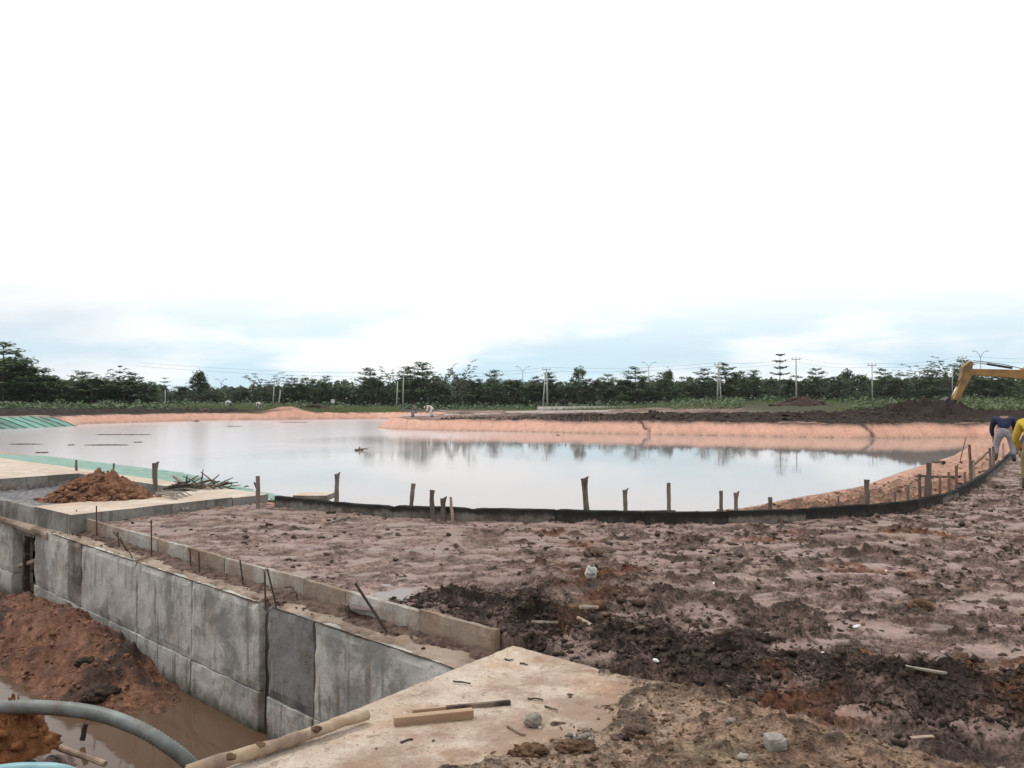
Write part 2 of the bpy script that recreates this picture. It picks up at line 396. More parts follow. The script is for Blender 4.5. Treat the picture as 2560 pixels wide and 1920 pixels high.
# things
M['stake'] = simple('stake_wood', (.17, .14, .115), (.085, .068, .055), (.25, .21, .17), scale=20, aniso=(1, 1, .15), bump=.6, rnd=.25)
M['redstake'] = simple('red_stake_wood', (.22, .12, .085), (.12, .065, .05), scale=20, aniso=(1, 1, .15), bump=.6)
M['palestake'] = simple('pale_stake_wood', (.40, .31, .24), (.26, .19, .145), scale=20, aniso=(1, 1, .15), bump=.6)
M['rebar'] = simple('rusty_rebar', (.085, .055, .042), (.045, .032, .027), scale=40, bump=.3, rough=.8)
M['log'] = simple('log_wood', (.46, .36, .26), (.34, .245, .165), (.20, .14, .11), scale=9, world=True, bump=.4)
M['timber'] = simple('timber', (.40, .28, .185), (.31, .205, .135), (.22, .15, .10), scale=9, aniso=(.15, 1, 1), bump=.4)
M['darkwood'] = simple('wet_dark_wood', (.060, .046, .038), (.03, .024, .02), (.20, .145, .10), scale=12, bump=.6)
M['greywood'] = simple('grey_wood', (.30, .265, .225), (.20, .17, .14), scale=14, aniso=(.1, 1, 1), bump=.4)
M['palewood'] = simple('pale_splinter', (.42, .33, .26), (.30, .225, .17), scale=14, bump=.3)
M['stone'] = simple('grey_stone', (.28, .24, .20), (.17, .145, .12), (.10, .085, .07), scale=16, bump=.8, world=True)
M['palestone'] = simple('pale_stone', (.50, .48, .45), (.36, .34, .31), scale=12, bump=.8, world=True)
M['block'] = simple('block_concrete', (.34, .31, .275), (.24, .215, .185), scale=18, bump=.8, world=True)
M['white'] = simple('white_litter', (.82, .82, .80), (.7, .7, .68), scale=30, bump=.2)
M['green_pale'] = simple('pale_green_sheet', (.63, .71, .66), (.54, .64, .585), (.67, .70, .65), scale=3, bump=.5, rough=.6, bdist=.02, rnd=.06)
M['green_dark'] = simple('green_sheet', (.14, .29, .24), (.10, .225, .185), (.06, .14, .12), scale=1.2, bump=.4, rough=.5, bdist=.03, rnd=.3)
M['darkseam'] = simple('dark_seam', (.05, .13, .105), (.03, .08, .065), scale=2, bump=.2, rough=.6)
M['fold'] = simple('green_sheet_seam', (.38, .52, .46), (.30, .44, .38), scale=4, bump=.3, rough=.6)
M['hose'] = simple('hose_rubber', (.15, .163, .158), (.23, .265, .255), (.13, .10, .08), scale=5, bump=.2, rough=.5, world=True)
M['bluehose'] = simple('blue_hose_rubber', (.22, .42, .47), (.30, .50, .54), scale=5, bump=.2, rough=.45, world=True)
M['pole'] = simple('pole_concrete', (.45, .46, .43), (.36, .37, .34), scale=2, bump=.1, world=True)
M['steel'] = simple('grey_steel', (.22, .23, .24), (.17, .18, .19), scale=3, bump=.1, rough=.5, metal=.3)
M['cable'] = simple('cable', (.06, .06, .065), bump=0)
M['yellow'] = simple('machine_paint', (.37, .205, .06), (.28, .15, .048), (.15, .095, .048), scale=1.6, bump=.15, rough=.5, world=True, spec=.4)
M['black'] = simple('black_steel', (.03, .03, .03), (.05, .045, .04), scale=4, bump=.2, rough=.5)
M['chrome'] = simple('cylinder_rod', (.72, .72, .70), (.6, .6, .58), bump=0, rough=.25, metal=.6)
M['glass'] = simple('cab_glass', (.04, .05, .055), bump=0, rough=.08, spec=.6)
M['skin'] = simple('skin', (.25, .135, .085), (.21, .11, .07), bump=.1, rough=.6)
M['navy'] = simple('navy_cloth', (.022, .028, .075), (.014, .018, .05), scale=12, bump=.6, bdist=.02, rough=.9)
M['maroon'] = simple('maroon_cloth', (.075, .02, .03), (.05, .014, .02), scale=12, bump=.6, rough=.9)
M['yellowcloth'] = simple('yellow_cloth', (.55, .40, .055), (.44, .30, .04), scale=9, bump=.6, bdist=.02, rough=.9)
M['trouser'] = simple('grey_cloth', (.33, .31, .34), (.24, .22, .25), scale=9, bump=.6, bdist=.02, rough=.9)
M['olive'] = simple('olive_cloth', (.25, .19, .10), (.19, .14, .08), scale=9, bump=.6, rough=.9)
M['whitecloth'] = simple('white_cloth', (.72, .71, .68), (.58, .57, .54), scale=9, bump=.4, rough=.9)
M['greycloth'] = simple('dull_cloth', (.20, .18, .18), (.14, .13, .13), scale=9, bump=.4, rough=.9)
M['boot'] = simple('rubber_boot', (.05, .047, .045), (.10, .085, .075), scale=14, bump=.2, rough=.55)
M['hair'] = simple('hair', (.012, .011, .01), bump=.3, rough=.7)
M['sign'] = simple('sign_panel', (.62, .62, .60), (.52, .50, .48), scale=3, bump=.1)
M['strip'] = simple('pale_strip', (.80, .74, .72), (.66, .58, .55), scale=1.2, bump=.2, world=True)
M['signleg'] = M['steel']
# ------------------------------------------------------------------ plan of the site (metres, camera over the origin)
WATER, DITCH = -.85, -1.36
K = [(-3.7, 13.4), (-2.62, 12.7), (-1.42, 12.08), (-.81, 11.95), (.68, 11.77), (2.0, 11.55), (3.14, 11.55), (4.49, 11.95), (6.35, 13.08), (7.9, 15.0), (9.46, 17.18), (11.6, 20.4), (13.75, 23.7), (17.5, 29.5), (22.5, 37.5), (28, 46)]
VV = np.array((.58, .815)); UU = np.array((-.74, .672)); C0 = np.array((-5.9, 11.45))      # inlet structure axes and corner
def AB(a, b): q = C0 + a * VV + b * UU; return (float(q[0]), float(q[1]))
LEDGE_LINE = [AB(3.2, 34), AB(3.2, 20), AB(3.2, 8), AB(3.2, 0)]
BARRIER = LEDGE_LINE + K
NEARSHORE = [(-36, 52), (-24.5, 40.8), (-11.3, 28.7), (-6.95, 22.8), (-3.5, 18.8), (0, 17.8), (3, 18), (5, 19.2), (6.56, 20.9), (9.9, 24.3), (13.5, 29.5), (19.4, 37.6), (25, 46.5), (30.6, 56)]
FARSHORE = [(22.9, 54.4), (15, 58.5), (8.5, 61.5), (4.1, 63.7), (-.7, 66.2), (-5.7, 67.9), (-9.5, 70.5), (-11.9, 75), (-11.5, 82), (-9, 95), (-8, 107), (-17.6, 111), (-28, 107), (-36, 104), (-40, 95), (-43.8, 87), (-41.3, 80.5), (-43, 71.6), (-45.5, 62), (-43, 55)]
POND = NEARSHORE + FARSHORE
NEARBANK = BARRIER + [(30.6, 56)] + NEARSHORE[::-1]
W0 = np.array((-.44, 5.85)); UD = np.array((-.71, .704)); ND = np.array((.704, .71))       # drain wall: inner top edge, along, towards the mud field
S0 = np.array((0, 5.63)); MD = np.array((-.815, .579))                                     # slab edge and its drain-side normal
RIDGE = [(-.5, 7.0), (-.1, 6.6), (.5, 6.1), (1.3, 5.38), (2.1, 4.95), (2.75, 4.6), (4.2, 4.3)]
def WT(t, o): q = W0 + t * UD + o * ND; return (float(q[0]), float(q[1]))
BASIN = [AB(-6, 1.2), AB(2.75, 1.2), AB(2.75, 6.6), AB(-6, 6.6)]
GULLIES = [(23.0, 54.2, .26), (9.6, 61.2, .16)]

C_ = lambda *a: np.array(a)
PINK, PEAT, BROWN, CLAY, TAN = C_(.278, .196, .168), C_(.036, .026, .021), C_(.165, .100, .070), C_(.585, .325, .238), C_(.31, .208, .148)
GRASSG, BASG, RED, RUST, FARMUD = C_(.062, .066, .036), C_(.085, .083, .088), C_(.215, .108, .068), C_(.26, .105, .045), C_(.23, .155, .13)

def ground(X, Y, detail=True):
    X = np.asarray(X, float); Y = np.asarray(Y, float)
    sh = pdist(X, Y, POND + POND[:1]); pond = inpoly(X, Y, POND); nb = inpoly(X, Y, NEARBANK) & ~pond
    kd = pdist(X, Y, BARRIER)
    o = (X - W0[0]) * ND[0] + (Y - W0[1]) * ND[1]; tt = (X - W0[0]) * UD[0] + (Y - W0[1]) * UD[1]
    e = (X - S0[0]) * MD[0] + (Y - S0[1]) * MD[1]
    far = (Y > 40) & ~nb
    n_lo = fbm(X, Y, .35, 3, 3); n_a = fbm(X, Y, 1.1, 4, 11); n_b = fbm(X, Y, 4.2, 4, 23); n_c = fbm(X, Y, 11, 3, 37)
    streak = fbm(X * .45, Y * 1.5, 3.2, 3, 51)
    R = np.zeros(X.shape); c = np.empty(X.shape + (3,)); wet = np.zeros(X.shape)
    def mixc(mask, colr, arr=None):
        nonlocal c
        c = c + (colr - c) * np.clip(mask, 0, 1)[..., None]
    # mud field
    z = -.085 + .022 * n_lo
    dr = pdist(X, Y, RIDGE)
    ridge = np.exp(-(dr / (.34 + .12 * n_lo)) ** 2) * (Y < 9)
    churn = np.exp(-((X - .55 + .3 * n_a) / .95) ** 2 - ((Y - 7.3 + .4 * n_a) / 1.0) ** 2) * (Y < 10); ridge = np.clip(ridge + .55 * churn, 0, 1)
    rough = np.clip(sstep(-.9, 1.4, X + .9 * n_lo + .25 * (9 - Y) * (Y < 9)) * .85 + ridge + .5 * sstep(.35, .8, n_a), 0, 1)
    rough *= np.where(Y < 40, 1, .4)
    pn = fbm(X * .75, Y * 1.35, 2.3, 5, 111, .6)
    smear = sstep(-.02, .28, pn + .3 * n_lo) * (1 - np.clip(ridge * 1.3, 0, 1)) * (Y < 40); rough0 = rough; rough = rough * (1 - .78 * smear)
    z = z + (.010 * n_b + .012 * n_a + .012 * streak) * (1 - .5 * smear)
    clod = sstep(.10, .55, n_b + .45 * n_c - .18 + .55 * rough - .35)
    pat = sstep(-.15, .5, n_a + .3 * streak)
    z = z + rough * (.016 * n_b + .014 * np.abs(n_c) + .022 * clod * pat + .014 * n_a) + .014 * clod
    z = z + ridge * (.075 + .020 * n_b + .018 * np.abs(n_c) + .018 * np.abs(fbm(X, Y, 21, 2, 151)))
    hole = sstep(.45, .75, fbm(X, Y, 2.1, 2, 91)) * rough; z = z - .03 * hole
    n_d = fbm(X, Y, 27, 2, 141) * (Y < 12)
    plate = sstep(-.03, .10, pn); plate2 = sstep(-.02, .07, fbm(X * .8, Y * 1.5, 5.5, 4, 131, .6))
    inf = (Y < 40)
    z = z + inf * ((.014 + .014 * rough0) * plate + (.005 + .013 * rough) * plate2 + .006 * rough * n_d)
    crev_shade = np.exp(-((pn + .01) / .05) ** 2); crev_shade2 = np.exp(-(fbm(X * .8, Y * 1.5, 5.5, 4, 131, .6) / .05) ** 2)
    c[:] = PINK
    mixc(sstep(.1, .7, n_lo + .25) * .35, BROWN)
    mixc(rough * sstep(-.3, .6, n_a + .2 * n_b) * .5, BROWN)
    mixc(inf * sstep(.10, -.30, pn) * .30 * rough, PEAT * 1.6); mixc(inf * crev_shade * (.45 + .45 * rough) * sstep(-.35, .35, n_b), PEAT * 1.2); mixc(inf * crev_shade2 * (.2 + .5 * rough) * sstep(-.1, .5, n_a + .3 * n_c), PEAT * 1.3)  # crevice shade along the plate edges painted in with the peat colour
    mixc(clod * (.30 + .5 * pat * (.4 + .6 * rough)), PEAT * 1.5)
    mixc(hole * .6, PEAT)
    mixc(sstep(.28, .62, -streak * .8 + .35 * n_b) * .55, PEAT * 1.5)
    mixc(ridge * sstep(-.5, .25, n_b + .5 * n_a + .2) * .92, PEAT)
    rust = sstep(.35, .8, fbm(X, Y, .8, 3, 71) + .2 * n_b) * sstep(-.2, 1.0, X) * (Y < 11)
    mixc(rust * .6, RUST * .75)
    wet = smear * sstep(.5, -.1, clod) * .95
    # earth spread over the slab
    sl = (e < 0) & (dr > .0) & ((X - .0) * .727 + (Y - 5.63) * .686 < .04) & (Y < 6.5)
    q = ((X - .66) * .75 - (Y - 4.9) * .55)            # towards the lower right
    dirt = .002 + .080 * sstep(-.35, .65, q + .30 * n_a) + .022 * n_b + .012 * np.abs(n_c) + .022 * sstep(.25, .55, n_b + .4 * n_c) * sstep(-.3, .8, q)
    dirt = dirt + .09 * sstep(.34, .0, dr - .22)
    zs = dirt - .03
    z = np.where(sl, zs, z)
    cs = TAN + (BROWN - TAN) * sstep(-.3, .5, n_a + .3 * n_b)[..., None]
    cs = cs + (C_(.40, .30, .225) - cs) * (sstep(.7, -.1, q + .25 * n_a) * .75)[..., None]
    cs = cs + (C_(.33, .25, .17) - cs) * (sstep(.2, .7, fbm(X, Y, 1.6, 3, 77)) * .7)[..., None]
    cs = cs + (PEAT * 1.3 - cs) * (sstep(.35, .6, n_b + .4 * n_c) * .75)[..., None]
    cs = cs + (PEAT - cs) * np.clip(sstep(.55, .22, dr) * .9, 0, 1)[..., None]
    c = np.where(sl[..., None], cs, c); wet = np.where(sl, .0, wet)
    edge = (e > -.28) & (e < 1.0) & (Y < 7) & (o < .45)
    z = np.where(edge & (e < 0), np.minimum(z, -.12), z)
    # drain
    indr = (o < .28) & (o > -3.6) & (e > -.12) & (tt < 13)
    far_side = sstep(.26, .15, o); slab_side = sstep(-.10, 0, e)
    zd = -1.50 + .05 * n_a + .03 * n_b
    mound = np.exp(-((tt - 5.9) / 1.8) ** 2) * np.exp(-((o + .45) / .60) ** 2) * .54 + np.exp(-((tt - 8.2) / 1.4) ** 2) * np.exp(-((o + .40) / .62) ** 2) * .42
    flat_ = np.exp(-((tt - 3.4) / 1.1) ** 2) * np.exp(-((o + 1.65) / .40) ** 2) * .20
    mr = sstep(.05, .3, mound)
    zd = zd + mound + flat_ + mr * (.055 * n_b + .035 * np.abs(n_c) + .06 * n_a) + .05 * sstep(.05, .15, flat_) * n_b
    zd = np.maximum(zd, -1.46 + (-o - 2.0) * 1.1 + .08 * n_b)
    zd = np.minimum(zd, -.12)
    zmix = zd * far_side * slab_side + (-.42) * (1 - far_side * slab_side)
    z = np.where(indr, zmix, z)
    cdv = RED + (C_(.15, .075, .05) - RED) * sstep(-.2, .4, n_b + .4 * n_c)[..., None]
    cdv = cdv + (PEAT * 1.2 - cdv) * (sstep(.25, .6, n_a + .2 * n_c) * .8)[..., None]
    cdv = cdv + (C_(.17, .14, .135) - cdv) * (sstep(.06, .16, flat_) * .8)[..., None]
    c = np.where(indr[..., None], cdv, c); wet = np.where(indr, .35, wet)
    led = (o >= .28) & (o < .40) & (e > -.12) & (tt < 9.5) & (tt > -1.5); z = np.where(led, -.42, z)
    bank_up = (o >= .40) & (o < .75) & (tt > -.5) & (tt < 8); z = np.where(bank_up & (e > -.5), np.minimum(z, -.035), z)
    cav = (tt > 8.75) & (tt < 10.1) & (o > -.1) & (o < .95); z = np.where(cav, -1.5, z); c = np.where(cav[..., None], PEAT, c)
    # inlet structure
    pl = inpoly(X, Y, [AB(-.25, -.02), AB(3.3, -.02), AB(3.3, 1.42), AB(-.25, 1.42)]) & ~cav & (o > .4)
    z = np.where(pl, -.16, z)
    ba = inpoly(X, Y, BASIN) & ~cav & (o > .35) & ~pl
    z = np.where(ba, -.20 + .02 * n_b + .018 * streak + .02 * np.abs(n_c), z)
    c = np.where(ba[..., None], BASG + (C_(.20, .19, .20) - BASG) * sstep(.1, .5, n_c + .5 * streak)[..., None], c); wet = np.where(ba, .9, wet)
    fs = inpoly(X, Y, [AB(-7, 6.6), AB(3.2, 6.6), AB(3.2, 34), AB(-7, 34)]); z = np.where(fs, np.minimum(z, -.06), z)
    # bank between kerb and pond
    r = sh / (sh + kd + 1e-6)
    green = nb & (pdist(X, Y, LEDGE_LINE) < 9) & (X < -3.4) & ((X + 4.0) * .672 + (Y - 14.06) * .74 > 0)
    zb = WATER + (-.07 - WATER) * r ** 1.15
    lumpy = (.07 * n_a + .05 * n_b + .05 * clod) * np.clip(sh / 1.2, 0, 1) * np.clip(kd / .5, 0, 1)
    zb = zb + np.where(green, 0, lumpy)
    z = np.where(nb, zb, z)
    cb = C_(.42, .235, .16) + (C_(.25, .145, .10) - C_(.42, .235, .16)) * sstep(-.3, .5, n_a)[..., None]
    cb = cb + (PEAT * 1.5 - cb) * (clod * .6)[..., None]
    cb = cb + (CLAY * .9 - cb) * (sstep(16, 30, Y) * .6)[..., None]
    c = np.where(nb[..., None], cb, c); wet = np.where(nb, .15 + .4 * sstep(16, 26, Y), wet)
    # far banks and the land beyond
    fbk = far & ~pond
    lined = (X < -38) & (Y < 81.5)
    wd = np.where(lined, 2.3, 1.15 + .18 * n_lo + .10 * n_a)
    gul = np.zeros(X.shape)
    for gx, gy, gr in GULLIES: gul = np.maximum(gul, np.exp(-((X - gx + .35 * n_a) / (gr * (1 + .5 * n_b))) ** 2) * (np.abs(Y - gy) < 4))
    top = .02 + .10 * n_lo
    rb = np.clip(sh / wd, 0, 1)
    zf = WATER + (top - WATER) * rb ** .9 + .012 * n_b * rb - .12 * gul * (rb < 1)
    right = sstep(-8, 6, X) * (Y < 85)
    strip = sstep(1.2, 2.6, sh) * sstep(20, 14, sh + 2 * n_lo) * right * (.55 + .45 * sstep(-2, 14, X))
    zf = zf + sstep(1.5, 9, sh) * strip * (.26 + .18 * n_a + .22 * n_lo + .22 * sstep(8, 26, X))
    mo = np.exp(-((X - 31.5) / 4.6) ** 2 - ((Y - 65) / 2.6) ** 2); zf = zf + mo * (.70 + .35 * n_a + .25 * n_b)
    mo2 = np.exp(-((X - 46) / 5) ** 2 - ((Y - 62) / 3) ** 2); zf = zf + mo2 * (1.0 + .3 * n_a)
    mo3 = np.exp(-((X + 29) / 2.2) ** 2 - ((Y - 110) / 2) ** 2); zf = zf + mo3 * .8
    rise = sstep(85, 150, Y) * sstep(5, 45, X); zf = zf + 1.15 * rise + .35 * sstep(-30, -38, X) * sstep(2.6, 5, sh) * (1 + n_a)
    lipd = np.exp(-((sh - wd) / .16) ** 2) * right; zf = zf + lipd * .07 * (1 + n_a)
    cf = np.empty(X.shape + (3,)); cf[:] = FARMUD
    def mf(mask, colr):
        nonlocal cf
        cf = cf + (colr - cf) * np.clip(mask, 0, 1)[..., None]
    mf(sstep(.0, .5, n_a) * .5, BROWN); mf(sstep(.25, .55, n_lo), C_(.40, .29, .245))
    mf(sstep(.1, .5, fbm(X, Y * 2.5, .22, 3, 81)) * sstep(-20, -5, X) * .8, PEAT * 1.5); mf(sstep(98, 108, Y + 4 * n_lo) * sstep(-9, -15, X), GRASSG); mf(sstep(124, 134, Y), GRASSG)
    mf(sstep(84, 100, Y - 4 * n_lo) * sstep(22, 36, X + 3 * n_a), GRASSG)
    mf(sstep(-28, -36, X) * sstep(1.5, 2.4, sh) * sstep(wd, wd + .3, sh), PEAT); mf(sstep(-38, -30, X) * (X < -25) * sstep(6, 9, sh + n_a), GRASSG)
    mf(strip * sstep(-1.1, -.3, n_a + .4 * n_b + .8 * sstep(0, 14, X)) * 1.5, PEAT); mf(np.clip(mo + mo2, 0, 1) * 1.5, PEAT); mf(mo3 * 1.4, CLAY * .8)
    bankm = sstep(wd + .12, wd - .08, sh)
    mf(bankm, CLAY); mf(bankm * sstep(.15, .6, fbm(X * 2.2, Y * .3, 1.1, 3, 61)) * .42, C_(.42, .21, .145)); mf(bankm * gul, PEAT)
    mf(bankm * sstep(.3, .1, sh) * .4, C_(.33, .21, .16))
    mf(lipd * 1.1, PEAT * 1.2); mf(np.exp(-((sh - wd - .75) / .35) ** 2) * right * .7, C_(.36, .23, .175))
    z = np.where(fbk, zf, z); c = np.where(fbk[..., None], cf, c); wet = np.where(fbk, bankm * .75, wet)
    c = np.where(((Y > 140) | (Y < -5) | (X < -85) | (X > 70))[..., None], GRASSG, c)
    # pond bed
    z = np.where(pond, WATER - .03 - np.minimum(sh * .18, .9), z)
    c = np.where(pond[..., None], C_(.3, .2, .16), c)
    # the puddle in the field
    pu = np.exp(-(((X + 1.03) / .30) ** 2 + ((Y - 7.45) / .34) ** 2) ** 2 * .8); z = np.where(Y < 9, z * (1 - pu) + (-.115 + .018 * n_b) * pu, z)
    if not detail: return z
    return z, c, np.clip(wet, 0, 1)
def gz(x, y): return float(ground(np.array([x]), np.array([y]), False)[0])

# ------------------------------------------------------------------ the ground sheet
def seq(*spans):
    r = []
    for a, b, d in spans: r += list(np.arange(a, b, d))
    return np.array(r)
rr = seq((.6, 2.4, .3), (2.4, 5, .020), (5, 9, .024), (9, 14, .042), (14, 20, .07), (20, 50, .24), (50, 80, .22), (80, 116, .45), (116, 200, 2.0), (200, 500, 15), (500, 5200, 320))
aa = np.radians(seq((-180, -60, 6), (-60, -35, .5), (-35, 35, .108), (35, 60, .5), (60, 180, 6)))
A, Rr = np.meshgrid(aa, rr); GX = Rr * np.sin(A); GY = Rr * np.cos(A)
gzv, gc, gw = ground(GX.ravel(), GY.ravel())
na, nr = len(aa), len(rr)
I = np.arange(nr * na).reshape(nr, na); In = np.roll(I, -1, axis=1)
F = np.stack([I[:-1], In[:-1], In[1:], I[1:]], -1).reshape(-1, 4)[:, ::-1]
gme = new_mesh('ground', np.stack([GX.ravel(), GY.ravel(), gzv], -1), F, True)
ca = gme.color_attributes.new('soil', 'FLOAT_COLOR', 'POINT')
ca.data.foreach_set('color', np.concatenate([gc, np.ones((len(gc), 1))], 1).astype(np.float32).ravel())
wa = gme.attributes.new('wet', 'FLOAT', 'POINT'); wa.data.foreach_set('value', gw.astype(np.float32))
tag(link('ground', gme, M['soil']), kind='structure')

# water
def offset_poly(poly, d):
    c = np.mean(poly, 0); out = []
    n = len(poly)
    for i in range(n):
        a, b = np.array(poly[i - 1]), np.array(poly[(i + 1) % n]); t_ = (b - a) / np.linalg.norm(b - a)
        out.append(tuple(np.array(poly[i]) + d * np.array((t_[1], -t_[0]))))
    return out
wp = offset_poly(POND, .6)
if not inpoly(np.array([POND[2][0]]), np.array([POND[2][1]]), wp)[0]: wp = offset_poly(POND, -.6)
tag(link('pond_water', new_mesh('pond_water', [(x, y, WATER) for x, y in wp], [list(range(len(wp)))]), M['pond']), kind='structure')
q = [WT(-1.5, .03), WT(12.5, .03), WT(12.5, -3.2), WT(-1.5, -3.2)]
tag(link('ditch_water', new_mesh('ditch_water', [(x, y, DITCH) for x, y in q], [[0, 1, 2, 3]]), M['ditch']), kind='structure')
tag(link('puddle_water', new_mesh('puddle_water', [(-1.03 + .46 * math.cos(a), 7.45 + .52 * math.sin(a), -.106) for a in np.linspace(0, 6.1, 24)], [list(range(24))]), M['puddle']), kind='structure')

# ------------------------------------------------------------------ concrete: slab, drain walls, kerb panels, inlet platform
def rot2(d): return math.atan2(d[1], d[0])
def cast(name, a, b, width, z0, z1, m, parent, seed, res=.06, amp=.006, edge=.014, side=0, smooth=False):
    """a cast block from a to b (plan), `side` shifts it across its length"""
    a, b = np.array(a), np.array(b); d = b - a; L = float(np.linalg.norm(d)); d = d / L; n = np.array((-d[1], d[0]))
    V, Fc = rough_box(L, width, z1 - z0, res, amp, seed, edge)
    o = link(name, new_mesh(name, V, Fc, smooth), m, parent)
    c = (a + b) / 2 + n * side; o.location = (c[0], c[1], z0); o.rotation_euler = (0, 0, rot2(d))
    return o
# slab: top at z = 0, its drain edge along the line S0
sd_ = np.array((.579, .815)); sn = np.array((.727, -.686))
sa = S0 - sd_ * 5.2; 
slab = empty('concrete_slab', (0, 0, 0)); tag(slab, 'stained beige concrete slab in the foreground with earth spread over its right side', 'concrete slab')
nx, ny = 190, 150
gxs = np.linspace(0, 5.2, nx); gys = np.linspace(0, 4.2, ny); GA, GB = np.meshgrid(gxs, gys, indexing='ij')
chip = .03 * np.abs(fbm(GA, GB * 0, 5, 3, 5)) * (GB == 0) + .03 * np.abs(fbm(GB, GA * 0, 5, 3, 6)) * (GA == 5.2)
XX = sa[0] + sd_[0] * GA + sn[0] * (GB + chip); YY = sa[1] + sd_[1] * GA + sn[1] * (GB + chip)
ZZ = .004 * fbm(XX, YY, 3, 4, 8) + .003 * fbm(XX, YY, 14, 3, 9) - .012 * ((GB == 0) | (GA == 5.2))
V = np.stack([XX, YY, ZZ], -1).reshape(-1, 3)
I = np.arange(nx * ny).reshape(nx, ny)
Fq = np.stack([I[:-1, :-1], I[:-1, 1:], I[1:, 1:], I[1:, :-1]], -1).reshape(-1, 4)[:, ::-1]
V2 = V.copy(); V2[:, 2] = -.22
rim = []; k0 = len(V)
e1 = list(I[:, 0]); e2 = list(I[-1, :])
for ln in (e1, e2):
    for p_, q_ in zip(ln[:-1], ln[1:]): rim.append([p_, q_, q_ + k0, p_ + k0])
top = link('top_surface', new_mesh('slab_top', np.concatenate([V, V2]), np.concatenate([Fq, np.array(rim)]), True), M['slab'], slab)
cast('head_wall', S0 - sd_ * 5.2 + sn * .16, S0 + sd_ * .0 + sn * .16, .24, -1.7, -.225, M['wall'], slab, 77, .2)

# far wall of the drain: panels with recessed joints on a backing
dw = empty('drain_wall', (*WT(0, 0), 0)); tag(dw, 'weathered grey concrete drain wall with panel joints and a vertical slot', 'wall')
def wpanel(t0, t1, z0, z1, m, seed, o0=0.0, th=.30, name='panel', edge=.013, amp=.005):
    a = np.array(WT(t0, o0 + th / 2)) - np.array(WT(0, 0)); b = np.array(WT(t1, o0 + th / 2)) - np.array(WT(0, 0))
    return cast(name, a, b, th, z0, z1, m, dw, seed, .07, amp, edge, smooth=False)
for i, (t0, t1, mt) in enumerate([(-.7, 1.67, 'wall'), (1.682, 2.415, 'walldark'), (2.57, 3.92, 'wall'), (3.935, 5.30, 'wall'), (5.315, 7.05, 'wall'), (7.06, 7.55, 'wallstain'), (7.56, 8.9, 'wall'), (9.95, 12.6, 'wall')]):
    wpanel(t0, t1, -1.0, -.215, M[mt], 10 + i)
    wpanel(t0, t1, -1.7, -1.003, M['wall'], 40 + i, -.006, edge=.006)
wpanel(2.40, 2.585, -1.7, -.30, M['slot'], 60, .06, .24, 'slot_back')
wpanel(8.9, 9.95, -1.7, -1.42, M['wall'], 61, .0, .3, 'sill')
# ledge on top
for i, (t0, t1) in enumerate([(-.7, 2.40), (2.60, 5.4), (5.42, 8.3)]):
    wpanel(t0, t1, -.23, -.188, M['ledge'], 70 + i, .004, .49, 'ledge', .035, .012)
wpanel(8.31, 12.6, -.30, -.20, M['ledge'], 75, -.03, .95, 'lintel')
# timber frame seen in the opening
fr = empty('sluice_frame', (*WT(9.4, .2), -1.42)); tag(fr, 'dark wet timber frame inside the opening of the drain wall', 'timber frame')
b0 = np.array(WT(9.4, .2))
def rel(t, o): q = np.array(WT(t, o)) - b0; return (q[0], q[1])
ang = rot2(UD); RM = Matrix.Rotation(ang, 3, 'Z')
for t_, z0, z1 in ((9.02, 0, .98), (9.62, 0, 1.08)):
    MB().box((*rel(t_, .10), (z0 + z1) / 2), (.09, .08, z1 - z0), RM).build('post', M['darkwood'], fr, bevel=.006)
for z_, o_ in ((.2, .25), (.55, .25), (.83, .22), (1.02, .25)):
    MB().box((*rel(9.4, o_), z_), (.95, .06, .11), RM).build('crossbar', M['stake'], fr, bevel=.006)
MB().tube([(*rel(9.75, .05), .55), (*rel(9.15, .3), .75)], .035, 8).build('brace', M['palestake'], fr)

# thin kerb panels standing on the ledge
kp = empty('panel_kerb', (*WT(3, .345), -.2)); tag(kp, 'long low kerb of thin grey panels stained with brown mud beside the drain', 'kerb')
base = np.array(WT(3, .345)); tpos = -.14; i = 0
while tpos < 8.15:
    L = random.uniform(.62, .98); t1 = min(tpos + L, 8.25); h = .195 + random.uniform(-.008, .008)
    j0 = random.uniform(-.008, .008); j1 = random.uniform(-.008, .008)
    cast('panel', np.array(WT(tpos + .004, .345 + j0)) - base, np.array(WT(t1 - .004, .345 + j1)) - base, .055, -.01, h, M['boardbrown' if i in (0, 2, 5, 9) else 'board'], kp, 200 + i, .06, .004, .007)
    tpos = t1; i += 1

# round kerb by the pond
def resample(pts, step):
    pts = np.array(pts); s = np.r_[0, np.cumsum(np.linalg.norm(np.diff(pts, axis=0), axis=1))]
    n = int(s[-1] / step); q = np.linspace(0, s[-1], n + 1)
    # smooth with a Catmull-like cubic through the points
    return np.stack([np.interp(q, s, pts[:, 0]), np.interp(q, s, pts[:, 1])], -1), q
kk, _ = resample(K, 1.15)
ck = empty('pond_kerb', (kk[8][0], kk[8][1], -.1)); tag(ck, 'curved concrete kerb blackened by mould round the near side of the pond', 'kerb')
kb = np.array((kk[8][0], kk[8][1]))
for i, (a, b) in enumerate(zip(kk[:-1], kk[1:])):
    d = (b - a) / np.linalg.norm(b - a)
    zt = .205 + random.uniform(-.016, .012)
    cast('segment', a - kb - d * .006, b - kb + d * .006, .085, -.12, zt, M['kerbblack' if 4 <= i <= 13 and i not in (6, 10) else 'kerb'], ck, 300 + i, .09, .006, .012)

